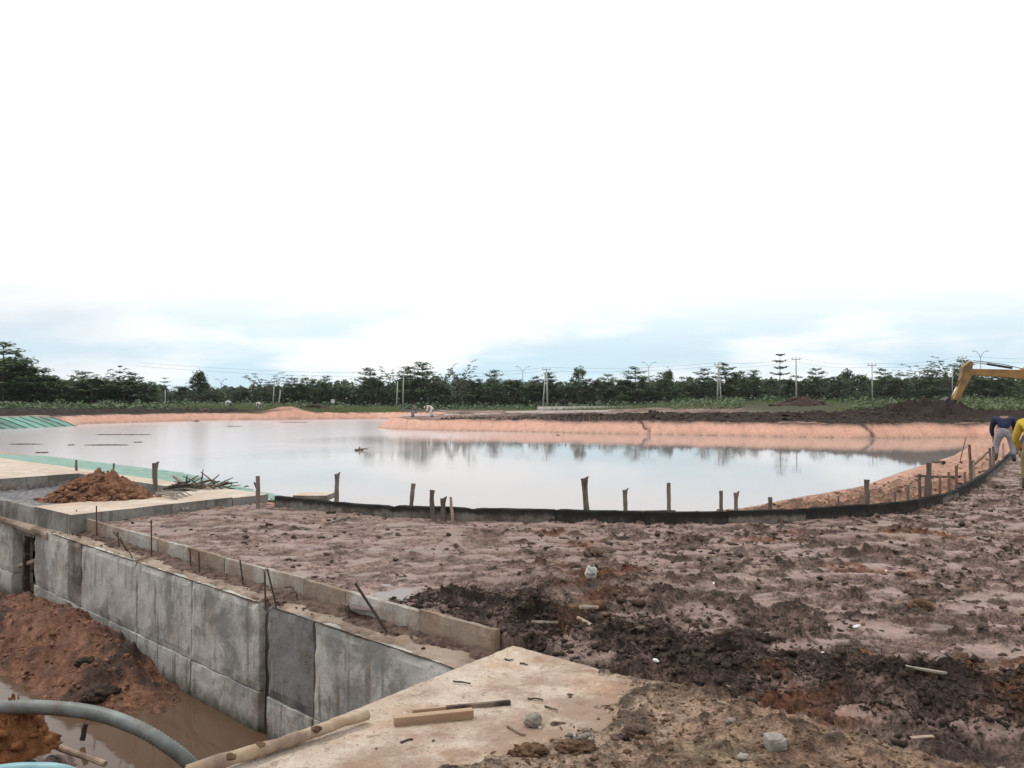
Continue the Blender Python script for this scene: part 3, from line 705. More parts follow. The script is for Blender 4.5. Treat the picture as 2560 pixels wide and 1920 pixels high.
# inlet platform, walkway, far slab
def slabpoly(name, poly, z0, z1, mtop, mside, label, cat, res=.14, seed=0):
    """flat cast slab: gridded top with worn rim, sides in a second material; poly is a parallelogram p0,p1,p2,p3"""
    p0, p1, p3 = (np.array(poly[k]) for k in (0, 1, 3)); c = p0
    n1 = max(3, int(np.linalg.norm(p1 - p0) / res)); n2 = max(3, int(np.linalg.norm(p3 - p0) / res))
    V = []; F = []; ms = []
    for i in range(n1 + 1):
        for j in range(n2 + 1):
            q = (p1 - p0) * i / n1 + (p3 - p0) * j / n2
            V.append((q[0], q[1], z1 - z0))
    V = np.array(V); ed = np.zeros(len(V), bool); I = np.arange(len(V)).reshape(n1 + 1, n2 + 1)
    for s_ in (I[0], I[-1], I[:, 0], I[:, -1]): ed[s_] = True
    nn = fbm(V[:, 0], V[:, 1], 2.2, 4, seed)
    V[:, 2] += .006 * nn - np.where(ed, .012 * (1 + nn), 0)
    cen = V[:, :2].mean(0); V[:, :2] += (cen - V[:, :2]) / np.linalg.norm(cen - V[:, :2] + 1e-6, axis=1)[:, None] * np.where(ed, .012 * np.abs(nn), 0)[:, None]
    k = len(V); B = V.copy(); B[:, 2] = 0
    for i in range(n1):
        for j in range(n2): F.append([I[i, j], I[i + 1, j], I[i + 1, j + 1], I[i, j + 1]]); ms.append(0)
    ring = list(I[:, 0]) + list(I[-1, 1:]) + list(I[-2::-1, -1]) + list(I[0, -2:0:-1])
    for a, b in zip(ring, ring[1:] + ring[:1]): F.append([b, a, a + k, b + k]); ms.append(1)
    F = [[int(x) for x in f] for f in F]
    o = link(name, new_mesh(name, np.concatenate([V, B]), F), [mtop, mside]); o.data.polygons.foreach_set('material_index', ms)
    o.location = (c[0], c[1], z0)
    return tag(o, label, cat)
slabpoly('concrete_platform', [AB(.0, 0), AB(2.55, 0), AB(2.55, 1.36), AB(.0, 1.36)], -.30, .075, M['platform'], M['platface'], 'beige concrete platform under the heap of red clods', 'platform', seed=1)
slabpoly('concrete_platform', [AB(2.56, .0), AB(3.25, .0), AB(3.25, 1.36), AB(2.56, 1.36)], -.30, .06, M['platform'], M['platface'], 'small beige concrete landing by the pond with brushwood lying on it', 'platform', seed=2)
slabpoly('concrete_walkway', [AB(2.75, 1.37), AB(3.25, 1.37), AB(3.25, 6.58), AB(2.75, 6.58)], -.35, .055, M['platform'], M['platface'], 'narrow concrete walkway along the top of the pale green slope', 'walkway', seed=3)
slabpoly('concrete_walkway', [AB(-7, 6.6), AB(3.25, 6.6), AB(3.25, 30), AB(-7, 30)], -.35, .06, M['platform'], M['platface'], 'wide pale concrete walkway at the left edge beyond the dark basin', 'walkway', .3, seed=4)
sp_ = PD(732, 1241, 13.75)
o = slabpoly('loose_slab', [(-.28, -.2), (.28, -.25), (.3, .25), (-.26, .3)], 0, .10, M['platform'], M['platface'], 'short pale concrete slab lying behind the start of the pond kerb', 'concrete slab', .1, 5)
o.location = (sp_[0], sp_[1], -.02)

bk_ = empty('basin_kerb', (*AB(0, 4), -.2)); tag(bk_, 'grey concrete kerb closing the dark basin at the left edge', 'kerb'); bq = np.array(AB(0, 4))
for i in range(5): cast('segment', np.array(AB(.07, 1.37 + i * 1.05)) - bq, np.array(AB(.07, 1.37 + (i + 1) * 1.05)) - bq, .14, -.2, .265 - random.uniform(0, .01), M['platface'], bk_, 400 + i, .09, .006, .014)
# ------------------------------------------------------------------ green lining sheets
def strips(name, top0, top1, depth_dir, n, length, mats, label, seam, zoff=.03, wlean=0.0):
    root = empty(name, (*top0, 0)); tag(root, label, 'lining')
    top0, top1 = np.array(top0), np.array(top1); dd = np.array(depth_dir); dd = dd / np.linalg.norm(dd)
    st = (top1 - top0) / n
    for i in range(n):
        V = []; F = []; nl = 14
        for j in range(nl + 1):
            for s_ in (0.0, .5, 1.0):
                q = top0 + st * (i + s_ * 1.02) + dd * length * j / nl + st * wlean * j / nl
                V.append((q[0], q[1]))
        V = np.array(V); z = ground(V[:, 0], V[:, 1], False) + zoff + .012 * np.tile([0, 1, 0], nl + 1) + (.006 if i % 2 else 0)
        pts = np.column_stack([V - top0, z])
        for j in range(nl):
            for s_ in (0, 1): a = j * 3 + s_; F.append([a, a + 1, a + 4, a + 3])
        sh_ = link('sheet', new_mesh('sheet', pts, F, True), mats, root)
        MB().tube([pts[j * 3] + np.array((0, 0, .015)) for j in range(nl + 1)], .03 if seam is M['fold'] else .05, 5).build('seam', seam, sh_)
    return root
strips('green_lining', AB(3.3, .0), AB(3.3, 26), (.66, .75), 40, 6.9, M['green_pale'], 'pale green lining sheets with seams on the slope below the walkway', M['fold'])
strips('green_lining', (-43.5, 80.4), (-48.0, 61), (1, .12), 16, 2.9, M['green_dark'], 'dark green lining on the far left bank of the pond', M['darkseam'], .05, .25)
fl = MB(); 
p0, p1 = np.array((-43.7, 80.6)), np.array((-48.3, 61)); dn = np.array((-.97, .25))
fl.prism([tuple(p0), tuple(p1), tuple(p1 + dn * 1.6), tuple(p0 + dn * 1.6)], -.2, .14)
tag(fl.build('concrete_walkway', M['platform']), 'white concrete strip capping the dark green far bank', 'walkway')

# ------------------------------------------------------------------ stakes
KA = np.array(K)
def kerb_depth(px):
    r = (px - 1280) / FPX / cP
    for (x1, y1), (x2, y2) in zip(KA[:-1], KA[1:]):
        f1, f2 = x1 - r * y1, x2 - r * y2
        if f1 * f2 <= 0: return y1 + (y2 - y1) * f1 / (f1 - f2)
    return KA[0][1]
def stake(px, top, Y, r, label, mat='stake', lean=(0, 0), flare=1.0, base_z=None, group='stakes along the pond kerb', fork=False, bend=0):
    T = PD(px, top, Y); bx, by = T.x - lean[0], T.y - lean[1]
    r *= .62
    bz = (gz(bx, by) if base_z is None else base_z) - .06
    h = T.z - bz; n = 7; pts = []; rad = []
    for i in range(n):
        f = i / (n - 1)
        pts.append((lean[0] * f + bend * math.sin(f * 2.6) + random.uniform(-.004, .004), lean[1] * f + random.uniform(-.004, .004), h * f)); rad.append(r * (1.0 + .12 * random.uniform(-1, 1)) * (flare if i == n - 1 else 1))
    mb = MB().tube(pts, rad, 8, .08)
    o = mb.build('stake', M[mat], smooth=False); o.location = (bx, by, bz)
    if fork:
        MB().tube([(pts[4][0], pts[4][1], pts[4][2] - .05), (-.035, 0, pts[4][2] + .04), (-.06, 0, pts[4][2] + .09)], [r * .6, r * .5, r * .35], 6).build('fork', M[mat], o)
    if flare > 1.1:
        MB().tube([(pts[-1][0] + .3 * r, pts[-1][1], h - .01), (pts[-1][0] + 1.5 * r, pts[-1][1], h + .025)], [r * .6, r * .3], 5).build('splinter', M[mat], o)
    return tag(o, label, 'stake', group)
kd_ = kerb_depth
stake(191, 1150, 18.6, .045, 'short dark stake at the corner of the wide left walkway', group='stakes on the walkway')
stake(284, 1158, 17.6, .035, 'thin stake rising behind the red clod heap', group='stakes on the walkway')
stake(388, 1158, 15.3, .07, 'thick stake with a splayed head just right of the red clod heap', flare=1.35, group='stakes on the walkway')
stake(645, 1190, 13.3, .055, 'forked stake at the left start of the pond kerb', fork=True)
stake(843, 1185, kd_(843) + .12, .055, 'tall pale-cornered stake, first behind the kerb right of the forked one', flare=1.15, lean=(.015, 0))
stake(1033, 1209, kd_(1033) + .12, .05, 'dark leaning stake left of the three stakes in front of the kerb', lean=(.05, 0), flare=1.1)
stake(1083, 1225, kd_(1083) - .14, .05, 'bent stake, leftmost of the three in front of the kerb', bend=-.03, lean=(-.03, 0), flare=1.1)
stake(1108, 1246, kd_(1108) - .10, .055, 'shortest stake with a broad head, middle of the three in front of the kerb', flare=1.4)
stake(1127, 1242, kd_(1127) - .16, .032, 'thin pale stake, rightmost of the three in front of the kerb', 'palestake', lean=(-.03, 0))
stake(1460, 1196, kd_(1460) + .13, .062, 'tallest stake in the middle of the kerb with a split head', flare=1.3, lean=(-.05, 0))
stake(1563, 1225, kd_(1563) + .13, .05, 'knotted stake right of the tall split one', flare=1.2)
stake(1672, 1207, kd_(1672) + .13, .045, 'straight square-cut stake at the middle right of the kerb')
stake(1803, 1227, kd_(1803) + .13, .04, 'left one of two short stakes standing close together behind the kerb', flare=1.1)
stake(1840, 1232, kd_(1840) + .15, .045, 'right one of two short stakes standing close together behind the kerb', flare=1.3)
stake(1925, 1243, kd_(1925) + .2, .045, 'short stub stake near the brown mounds right of the water')
stake(2096, 1240, kd_(2096) + .3, .022, 'thin low stick left of the thick grey stake on the bank')
stake(2167, 1199, kd_(2167) + .35, .062, 'thick grey stake where the kerb begins to rise to the right')
stake(2238, 1229, kd_(2238) + .3, .025, 'small low stake right of the thick grey stake')
stake(2270, 1212, kd_(2270) + .35, .04, 'stub stake left of the cluster at the bend of the kerb')
stake(2299, 1185, kd_(2299) + .4, .04, 'dark-headed stake, left of the tall one at the kerb bend')
stake(2314, 1187, kd_(2314) + .25, .03, 'pointed slim stake touching the tall one at the kerb bend')
stake(2322, 1156, kd_(2322) + .32, .062, 'tallest stake at the bend of the kerb', flare=1.1)
stake(2350, 1191, kd_(2350) + .35, .035, 'short reddish stake just right of the kerb bend', 'redstake')
stake(2372, 1180, kd_(2372) + .4, .038, 'second reddish stake right of the kerb bend', 'redstake')
stake(2391, 1164, kd_(2391) + .45, .038, 'long rusty-red stake with a flat dark head on the right bank', 'redstake', flare=1.3)
stake(2412, 1179, kd_(2412) + .4, .028, 'short slim stake before the tall pair on the right bank', 'redstake')
stake(2423, 1112, kd_(2423) + .9, .045, 'very tall slim stake on the right bank', 'redstake', lean=(-.05, 0))
stake(2427, 1152, kd_(2427) + .3, .055, 'grey stake, left of a close pair behind the right kerb')
stake(2434, 1150, kd_(2434) + .3, .045, 'pale stake, right of a close pair behind the right kerb', 'palestake')
stake(2475, 1120, kd_(2475) + .3, .05, 'dark stake to the left of the bending worker')
stake(2483, 1116, kd_(2483) + .3, .05, 'stake directly by the boots of the bending worker')
stake(2508, 1108, kd_(2508) + .25, .04, 'thin stake between the legs of the bending worker', 'palestake')
stake(2415, 1093, 27.0, .028, 'long leaning rod with a hooked top on the right bank', 'redstake', lean=(.28, .1))
# stick leaning against a stake, planks on the bank
def stick(name, a, b, r, mat, label, cat, n=5, wob=.01, r2=None, seg=6, group=None):
    a, b = Vector(a), Vector(b); pts = []; rad = []
    for i in range(n):
        f = i / (n - 1); p = (b - a) * f
        pts.append(p + Vector((random.uniform(-wob, wob), random.uniform(-wob, wob), random.uniform(-wob, wob) * .5))); rad.append(r + ((r2 or r) - r) * f)
    o = MB().tube(pts, rad, seg, .1).build(name, M[mat]); o.location = a
    return tag(o, label, cat, group)
def on(px, py, dz, z=0):
    p = P(px, py, z); p.z = gz(p.x, p.y) + dz; return p
def onb(px, py, dz):              # on the sloping bank: march the ray to the ground
    a, b, c = ray(px, py); ts = np.linspace(3, 140, 4000)
    h = ground(a * ts, b * ts, False); hit = np.argmax(EYE + c * ts < h); t = ts[hit]
    return Vector((a * t, b * t, h[hit] + dz))
stick('stick', onb(2438, 1168, .05), onb(2474, 1148, .25), .03, 'redstake', 'thin stick lying slanted up to the dark stake by the worker', 'stick')
stick('plank', onb(2332, 1156, .05), onb(2360, 1160, .05), .06, 'darkwood', 'dark plank at the edge of the water on the right', 'plank')
stick('plank', onb(2290, 1198, .05), onb(2400, 1200, .06), .03, 'darkwood', 'long thin batten lying behind the stakes on the right bank', 'plank')
stick('plank', (kerb_depth(1640) * .145, 12.1, .012), (kerb_depth(1640) * .20, 12.05, .022), .026, 'darkwood', 'dark plank lying against the back of the kerb in the middle', 'plank')

# ------------------------------------------------------------------ rebars on the ledge
def rebar(px, py, tx, ty, label, r=.008, mid=None):
    b = P(px, py, -.195); T = PD(tx, ty, b.y + (.0 if mid is None else -.05))
    pts = [Vector((0, 0, -.03)), Vector((0, 0, 0))] + ([Vector(mid)] if mid else []) + [T - b]
    o = MB().tube(pts, r, 6).build('rebar', M['rebar']); o.location = b
    return tag(o, label, 'rebar', 'rebars along the ledge')
rebar(137, 1316, 138, 1277, 'short rusty rebar at the near corner of the platform')
rebar(190, 1328, 191, 1275, 'rusty rebar in front of the platform corner, second from the left')
rebar(242, 1345, 241, 1264, 'tall thin rebar standing before the red clod heap')
rebar(298, 1368, 294, 1330, 'low rebar beside the bent wires on the ledge')
rebar(379, 1390, 378, 1300, 'tall straight rebar by the panel with the brown scar')
rebar(477, 1422, 475, 1372, 'left one of two short rebars close together on the ledge')
rebar(499, 1432, 497, 1380, 'right one of two short rebars close together on the ledge')
rebar(608, 1462, 600, 1400, 'rebar leaning left on the ledge before the slot in the drain wall')
rebar(664, 1518, 662, 1431, 'upright rebar right above the slot in the drain wall')
rebar(690, 1512, 668, 1422, 'slanted rebar crossing above the slot in the drain wall')
rebar(872, 1546, 871, 1512, 'stub of rebar against the grey panel, left of the long slanted rebar')
rebar(968, 1580, 888, 1458, 'long slanted rebar, the nearest one on the ledge', .011)
for (x0, y0, x1, y1, lab) in ((330, 1392, 283, 1328, 'long bent wire leaning on the kerb panels'), (318, 1380, 300, 1342, 'short bent wire crossing the long one on the ledge')):
    rebar(x0, y0, x1, y1, lab, .006, (-.03, .0, .05))
b = P(744, 1504, -.195); T = P(712, 1490, -.195)
o = MB().tube([Vector((0, 0, 0)), Vector((-.01, .0, .07)), (T - b) * .5 + Vector((0, 0, .11)), (T - b) + Vector((0, 0, .08))], .007, 6).build('rebar', M['rebar']); o.location = b
tag(o, 'rebar bent into a hoop right of the slot', 'rebar', 'rebars along the ledge')

# ------------------------------------------------------------------ heap of red clods on the platform
def heap(name, p, size, m, label, cat, seed, n_clods, clod_r, amp=.3, part_mat=None):
    nr_, na_ = (70, 150) if size[0] > 1.5 and size[0] < 2 else (34, 72)      # a slumped dome with a ragged foot
    Rg, Ag = np.meshgrid(np.linspace(0, 1, nr_), np.linspace(0, 2 * math.pi, na_, endpoint=False), indexing='ij')
    ux, uy = Rg * np.cos(Ag), Rg * np.sin(Ag); foot = 1 + amp * .8 * fbm(np.cos(Ag) * 1.3 + seed, np.sin(Ag) * 1.3, 1.0, 3, seed)
    hx, hy = ux * size[0] * .5 * foot, uy * size[1] * .5 * foot; fs_ = 1.0 / max(size[0], .3)
    n1_ = fbm(hx, hy, 3.2 * fs_, 4, seed + 3); n2_ = fbm(hx, hy, 13 * fs_, 4, seed + 5, .6)
    hh = size[2] * ((1 - Rg ** 1.7) ** 1.15 * (1 + .45 * n1_) + (.10 + .10 * (1 - Rg)) * (n2_ + .5 * np.abs(n2_)) * (1 - Rg ** 6)) - .01 * size[2] - .06 * size[2] * (Rg > .985)
    V = np.stack([hx, hy, hh], -1).reshape(-1, 3); I = np.arange(nr_ * na_).reshape(nr_, na_); In = np.roll(I, -1, 1)
    F = np.stack([I[:-1], I[1:], In[1:], In[:-1]], -1).reshape(-1, 4)
    o = link(name, new_mesh(name, V, F), m); o.location = p; tag(o, label, cat)
    rg = np.random.default_rng(seed); VV_, FF_ = [], []; k = 0
    for i in range(n_clods):
        a = rg.uniform(0, 6.283); f = rg.uniform(.1, 1.12); r = clod_r * rg.uniform(.5, 1.6) * (1.1 if f < 1 else .7)
        v, f_ = shard(seed + i, 1 if r > .04 else 0, .55, 1.35); v = v * r * np.array((1.2, 1, .75)); 
        ca_, sa_ = math.cos(i * 2.1), math.sin(i * 2.1); v = np.column_stack([v[:, 0] * ca_ - v[:, 1] * sa_, v[:, 0] * sa_ + v[:, 1] * ca_, v[:, 2]])
        hz_ = max(0, 1 - f ** 1.7) ** 1.15 * size[2]
        VV_.append(v + (math.cos(a) * f * size[0] * .5, math.sin(a) * f * size[1] * .5, hz_ * .96 + (r * .4 if f > .98 else 0))); FF_.append(f_ + k); k += len(v)
    c_ = link('clods', new_mesh('clods', np.concatenate(VV_), np.concatenate(FF_)), part_mat or m, o); c_['kind'] = 'stuff'
    return o
hp = P(243, 1245, .075)
heap('clod_heap', (hp.x, hp.y + .1, .06), (1.66, 1.15, .37), M['redclod'], 'heap of red-brown clods piled on the concrete platform', 'earth heap', 21, 520, .036)
# canes lying over the platform corner
cn = empty('cane_bundle', P(430, 1246, .09)); tag(cn, 'bundle of pale canes lying over the platform edge', 'cane bundle'); cb_ = cn.location.copy()
for i in range(11):
    s_ = i / 10; a = P(385 + 22 * s_ + random.uniform(-6, 6), 1230 + random.uniform(-3, 5), .11); b2 = P(455 + 60 * s_, 1274 - 14 * s_ + random.uniform(-3, 3), -.03)
    md = (a + b2) / 2 + Vector((0, 0, .075 + .02 * random.random()))
    MB().tube([a - cb_, md - cb_, b2 - cb_], .009, 5).build('cane', M['greywood'], cn)
# brushwood
br = empty('brushwood', (*P(490, 1220, .06).xy, .06)); tag(br, 'small pile of dark brushwood on the landing by the pond', 'brushwood'); bb = br.location.copy()
for i in range(70):
    a = Vector((random.gauss(0, .33), random.gauss(0, .12), random.uniform(.0, .07))); d = Vector((random.uniform(-1, 1), random.uniform(-.4, .4), random.uniform(-.1, .25))).normalized() * random.uniform(.12, .38)
    MB().tube([a, a + d * .5 + Vector((0, 0, .01)), a + d], [.014, .012, .007], 5, .2).build('twig', M['darkwood' if i % 4 else 'stake'], br)
MB().tube([(-.25, 0, .1), (-.42, .05, .2)], .022, 6).build('branch', M['palestake'], br)
stick('stick', on(816, 1302, .03), on(873, 1284, .05), .018, 'stake', 'thin stick lying on the mud below the kerb', 'stick')

# ------------------------------------------------------------------ in the drain: hoses, pole, clods
def hose(name, px, m, r, label, rib, n=7):
    pts = [Vector(p) for p in px]; out = []
    for i in range(len(pts) - 1):                       # Catmull-Rom
        p0, p1, p2, p3 = pts[max(i - 1, 0)], pts[i], pts[i + 1], pts[min(i + 2, len(pts) - 1)]
        k = max(2, int((p2 - p1).length / (rib / 2)))
        for j in range(k):
            t_ = j / k; out.append(.5 * ((2 * p1) + (p2 - p0) * t_ + (2 * p0 - 5 * p1 + 4 * p2 - p3) * t_ * t_ + (3 * p1 - p0 - 3 * p2 + p3) * t_ ** 3))
    o0 = out[0].copy(); rad = [r * (1.07 if i % 2 else .94) for i in range(len(out))]
    o = MB().tube([p - o0 for p in out], rad, 14).build(name, m, smooth=True); o.location = o0
    return tag(o, label, 'hose')
hose('suction_hose', [P(-260, 1800, -.85), P(-60, 1772, -.78), P(90, 1768, -.74), P(230, 1782, -.74), P(340, 1818, -.80), P(425, 1868, -.92), P(478, 1915, -1.10), P(505, 1965, -1.40)], M['hose'], .052, 'thick ribbed grey-green hose arching over the muddy drain', .030)
hose('blue_hose', [P(-160, 1975, -.75), P(-20, 1932, -.62), P(90, 1922, -.60), P(180, 1935, -.66), P(270, 2000, -1.1)], M['bluehose'], .036, 'pale blue ribbed hose at the bottom left corner', .014)
stick('pole', P(80, 1842, -1.16), P(262, 1912, -1.28), .028, 'log', 'pale wooden pole lying in the wet mud of the drain', 'pole', 6, .008, .024, 10)
def clodheap(px, py, z, size, m, label, seed, n=26, r=.05):
    p = P(px, py, z); return heap('clod_heap', p, size, m, label, 'clods', seed, n, r, .35)
clodheap(34, 1872, -1.10, (.52, .5, .32), M['orangeclod'], 'orange clods heaped in the bottom left corner', 31, 40, .045)
p = P(206, 1852, -1.33); stick('stub', p, p + Vector((.02, .02, .15)), .022, 'darkwood', 'dark stub sticking out of the wet mud in the drain', 'stub', 4)
for i, (px, py, sx_, lab) in enumerate([(250, 1745, .34, 'dark lump, larger of two on the red mud in the drain'), (215, 1660, .22, 'dark lump, upper of two on the red mud in the drain')]):
    p = onb(px, py, -.02); boulder('clod', p, (sx_, sx_ * .7, sx_ * .42), M['peat'], lab, 'clod', 3, .5, 40 + i, 1.0, .3, f=2.2)

# ------------------------------------------------------------------ things lying in the foreground
a, b2 = P(918, 1787, .038), P(470, 1932, .040)
o = MB().tube([(b2 - a) * f + Vector((0, 0, .004 * math.sin(f * 9))) for f in np.linspace(0, 1, 14)], [.025 + .008 * f + .0025 * math.sin(f * 31) for f in np.linspace(0, 1, 14)], 14, .03).build('log', M['log'], smooth=True); o.location = a
for f, sd2 in ((.33, 1), (.62, -1), (.80, 1)):
    c_ = (b2 - a) * f; V, F_ = lump(1, .4, int(f * 50)); MB().add(V * (.022, .022, .016) + np.array(c_ + Vector((.012 * sd2, -.02, .02))), [list(x) for x in F_]).build('knot', M['brownclod'], o)
tag(o, 'peeled pale log lying along the edge of the foreground slab', 'log')
a, b2 = P(985, 1803, .022), P(1182, 1783, .022); d = b2 - a; an = math.atan2(d.y, d.x)
o = MB().box((0, 0, 0), (d.length, .045, .044)).build('timber_block', M['timber'], bevel=.002); o.location = (a + b2) / 2; o.rotation_euler = (0, 0, an)
tag(o, 'short sawn timber batten lying on the foreground slab', 'timber')
a, b2 = P(1032, 1779, .012), P(1278, 1754, .016); d = b2 - a
o = MB().box((d.length * .66, 0, 0), (d.length * .66, .022, .024)).build('stick', M['darkwood']); o.location = a; o.rotation_euler = (0, 0, math.atan2(d.y, d.x))
MB().box((d.length * .165, 0, 0), (d.length * .33, .020, .022)).build('clean_end', M['timber'], o)
tag(o, 'dark wet stick behind the sawn batten on the slab', 'stick')
def rock(px, py, z, size, m, label, cat='stone', seed=1, amp=.3, sub=3, rz=0, sink=.15, f=1.6):
    p = P(px, py, z); zz = max(gz(p.x, p.y), 0 if (z == 0) else -9); p.z = zz
    return boulder(cat.replace(' ', '_'), p, size, M[m], label, cat, sub, amp, seed, rz, sink, f=f)
rock(1332, 1815, 0, (.088, .08, .07), 'stone', 'round grey stone on the slab right of the batten', seed=23, amp=.3, f=1.3, rz=.7)
rock(1350, 1822, 0, (.022, .02, .016), 'palestone', 'tiny pale pebble in front of the round stone', seed=4, sub=2)
p = P(1940, 1896, .01); p.z = gz(p.x, p.y) + .0
V, F_ = rough_box(.088, .075, .062, .02, .003, 5, .006)
o = link('concrete_block', new_mesh('concrete_block', V, F_), M['block']); o.location = p; o.rotation_euler = (.03, -.05, .12); tag(o, 'small square concrete block on the earth at the bottom right', 'block')
rock(2516, 1888, .02, (.115, .06, .05), 'stone', 'flat elongated stone in the bottom right corner', seed=6, rz=-.6)
rock(1478, 1458, -.07, (.10, .075, .11), 'palestone', 'pale pointed stone standing out of the dark mud', seed=7, amp=.4)
rock(1482, 1398, -.07, (.17, .13, .11), 'mudclod', 'rounded brown clod behind the pale pointed stone', 'clod', seed=8, amp=.45, f=2.4, sub=4)
rock(2302, 1512, -.06, (.16, .13, .10), 'brownclod', 'single dark brown clod on the smooth mud at the right', 'clod', seed=9, amp=.55, f=2.6, sub=4)
rock(1324, 1888, 0, (.145, .085, .05), 'brownclod', 'crumbly brown clod at the bottom of the slab, left of two', 'clod', seed=10, amp=.6, f=3)
rock(1438, 1886, 0, (.165, .08, .05), 'brownclod', 'crumbly brown clod at the bottom of the slab, right of two', 'clod', seed=11, amp=.6, f=3)
for i, (px, py, s_) in enumerate([(1425, 1848, .032), (1440, 1856, .036), (1455, 1850, .04), (1470, 1846, .038), (1464, 1834, .034), (1447, 1842, .03), (1478, 1858, .036), (1420, 1860, .026)]):
    where = ('left front', 'middle front', 'middle', 'right back', 'rearmost', 'left back', 'right front', 'smallest, outer left')[i]
    o = rock(px, py, 0, (s_, s_ * .9, s_ * .75), 'stone', where + ' pebble of the grey cluster behind the crumbly clods', 'pebble', seed=50 + i, sub=2); o['group'] = 'pebble cluster on the slab'
rock(1590, 1846, .02, (.10, .06, .05), 'mudclod', 'grey-brown clod right of the pebble cluster', 'clod', seed=12, amp=.5)
rock(1552, 1840, .02, (.085, .06, .03), 'mudclod', 'flat grey-brown clod right of the pebble cluster, beside a larger one', 'clod', seed=13, amp=.5)
rock(1826, 1822, .02, (.055, .045, .035), 'stone', 'small stone among earth crumbs in the lower right', seed=14)
rock(1858, 1912, .03, (.05, .045, .03), 'block', 'small grey stone left of the square block', seed=15)
heap('clod_heap', on(2158, 1622, -.01), (.17, .12, .04), M['orangeclod'], 'bright orange earth spilled on the dark mud ridge', 'clods', 33, 30, .012)
heap('clod_heap', on(1850, 1575, -.02, 0), (.5, .35, .06), M['peat'], 'low tuft of black peat on the mud ridge in the middle', 'clods', 35, 40, .03)
# wood in the mud
stick('log', on(1405, 1534, .03), on(1512, 1508, .05), .045, 'brownclod', 'mud-covered broken branch on the dark ridge', 'branch', 6, .012, .035, 9)
stick('splinter', on(1395, 1562, .05), on(1330, 1556, .04), .012, 'stake', 'pale splintered board end left of the broken branch', 'splinter', 4, .006)
stick('splinter', on(1452, 1550, .05), on(1492, 1536, .07), .016, 'palewood', 'bright splinter right under the broken branch', 'splinter', 4, .006)
stick('splinter', on(1446, 1560, .04), on(1478, 1572, .04), .014, 'palewood', 'small splinter pointing down below the broken branch', 'splinter', 4, .006)
a, b2 = on(2202, 1672, .055), on(2364, 1735, .035); d = b2 - a
o = MB().box((d.length / 2, 0, 0), (d.length, .030, .012)).build('board', M['greywood'], bevel=.002); o.location = a
o.rotation_euler = d.to_track_quat('X', 'Z').to_euler(); tag(o, 'narrow weathered board lying on the dark mud at the lower right', 'board')
a = on(2305, 1826, .02); o = MB().box((0, 0, 0), (.12, .022, .005)).build('bark_chip', M['palestake']); o.location = a; o.rotation_euler = (.1, 0, .15); tag(o, 'pinkish strip of bark at the lower right below the board', 'bark')
for i, (px, py, w_, lab) in enumerate([(2142, 1551, .07, 'white scrap on the mud above the orange earth'), (1784, 1446, .045, 'white scrap on the brown mud in the middle right'), (1640, 1650, .05, 'white scrap at the foot of the black ridge'), (2058, 1618, .03, 'tiny white scrap left of the orange earth'), (2215, 1416, .04, 'pale scrap on the mud far right below the kerb')]):
    p = on(px, py, .012); V, F_ = lump(2, .3, 60 + i); o = link('litter', new_mesh('litter', V * (w_ / 2, w_ * .22, .012), F_), M['white']); o.location = p; o.rotation_euler = (0, -.1, .3 + i); tag(o, lab, 'litter')
for i, (a, b2, lab) in enumerate([((1785, 1688), (1828, 1702), 'thin straw lying on the black ridge'), ((1785, 1780), (1828, 1800), 'thin straw on the brown earth in the lower right'), ((1267, 1815), (1310, 1838), 'thin curved twig on the slab left of the round stone'), ((1135, 1704), (1175, 1708), 'curled dark twig on the upper slab'), ((1262, 1648), (1284, 1650), 'short dark twig near the slab corner'), ((1300, 1658), (1320, 1661), 'short dark twig right of another near the slab corner'), ((1320, 1745), (1355, 1750), 'curved twig on the slab above the round stone'), ((1365, 1766), (1395, 1776), 'dark scrap of bark on the slab right of the batten'), ((1998, 1788), (2035, 1800), 'short pale stick in the dark puddle of mud at lower right'), ((1000, 1856), (1030, 1846), 'thin dark twig on the slab below the batten'), ((1720, 1428), (1775, 1430), 'pale straw on the brown mud in the middle right')]):
    stick('twig', on(*a, .012) if a[0] > 1500 else P(*a, .008), on(*b2, .014) if a[0] > 1500 else P(*b2, .010), .0055, 'palestake' if ('straw' in lab or 'pale' in lab) else 'darkwood', lab, 'twig', 5, .006, .004)

# ------------------------------------------------------------------ loose crumbs of mud (beyond counting)
def crumbs(name, n, region, rng_r, m, accept, flat=.55, seed=1, label=None):
    rg = np.random.default_rng(seed); x0, x1, y0, y1 = region
    X = rg.uniform(x0, x1, n * 6); Y = y0 * (y1 / y0) ** rg.uniform(0, 1, n * 6)
    keep = (np.abs(X) < Y * .66 + .3) & accept(X, Y, rg); X, Y = X[keep][:n], Y[keep][:n]
    Z = ground(X, Y, False); T = [shard(seed * 50 + k, 0, .4, 1.5) for k in range(40)]
    VV_, FF_ = [], []; k = 0
    for i in range(len(X)):
        v, f_ = T[i % 40]; r = rng_r[0] * (rng_r[1] / rng_r[0]) ** (rg.random() ** 2.2); an = rg.uniform(0, 6.28); ca_, sa_ = math.cos(an), math.sin(an)
        v = v * (r * 1.3, r, r * flat * rg.uniform(.7, 1.3)); v = np.column_stack([v[:, 0] * ca_ - v[:, 1] * sa_, v[:, 0] * sa_ + v[:, 1] * ca_, v[:, 2]])
        VV_.append(v + (X[i], Y[i], Z[i] + r * flat * .25)); FF_.append(f_ + k); k += len(v)
    o = link(name, new_mesh(name, np.concatenate(VV_), np.concatenate(FF_)), m); return tag(o, label, None, None, 'stuff')
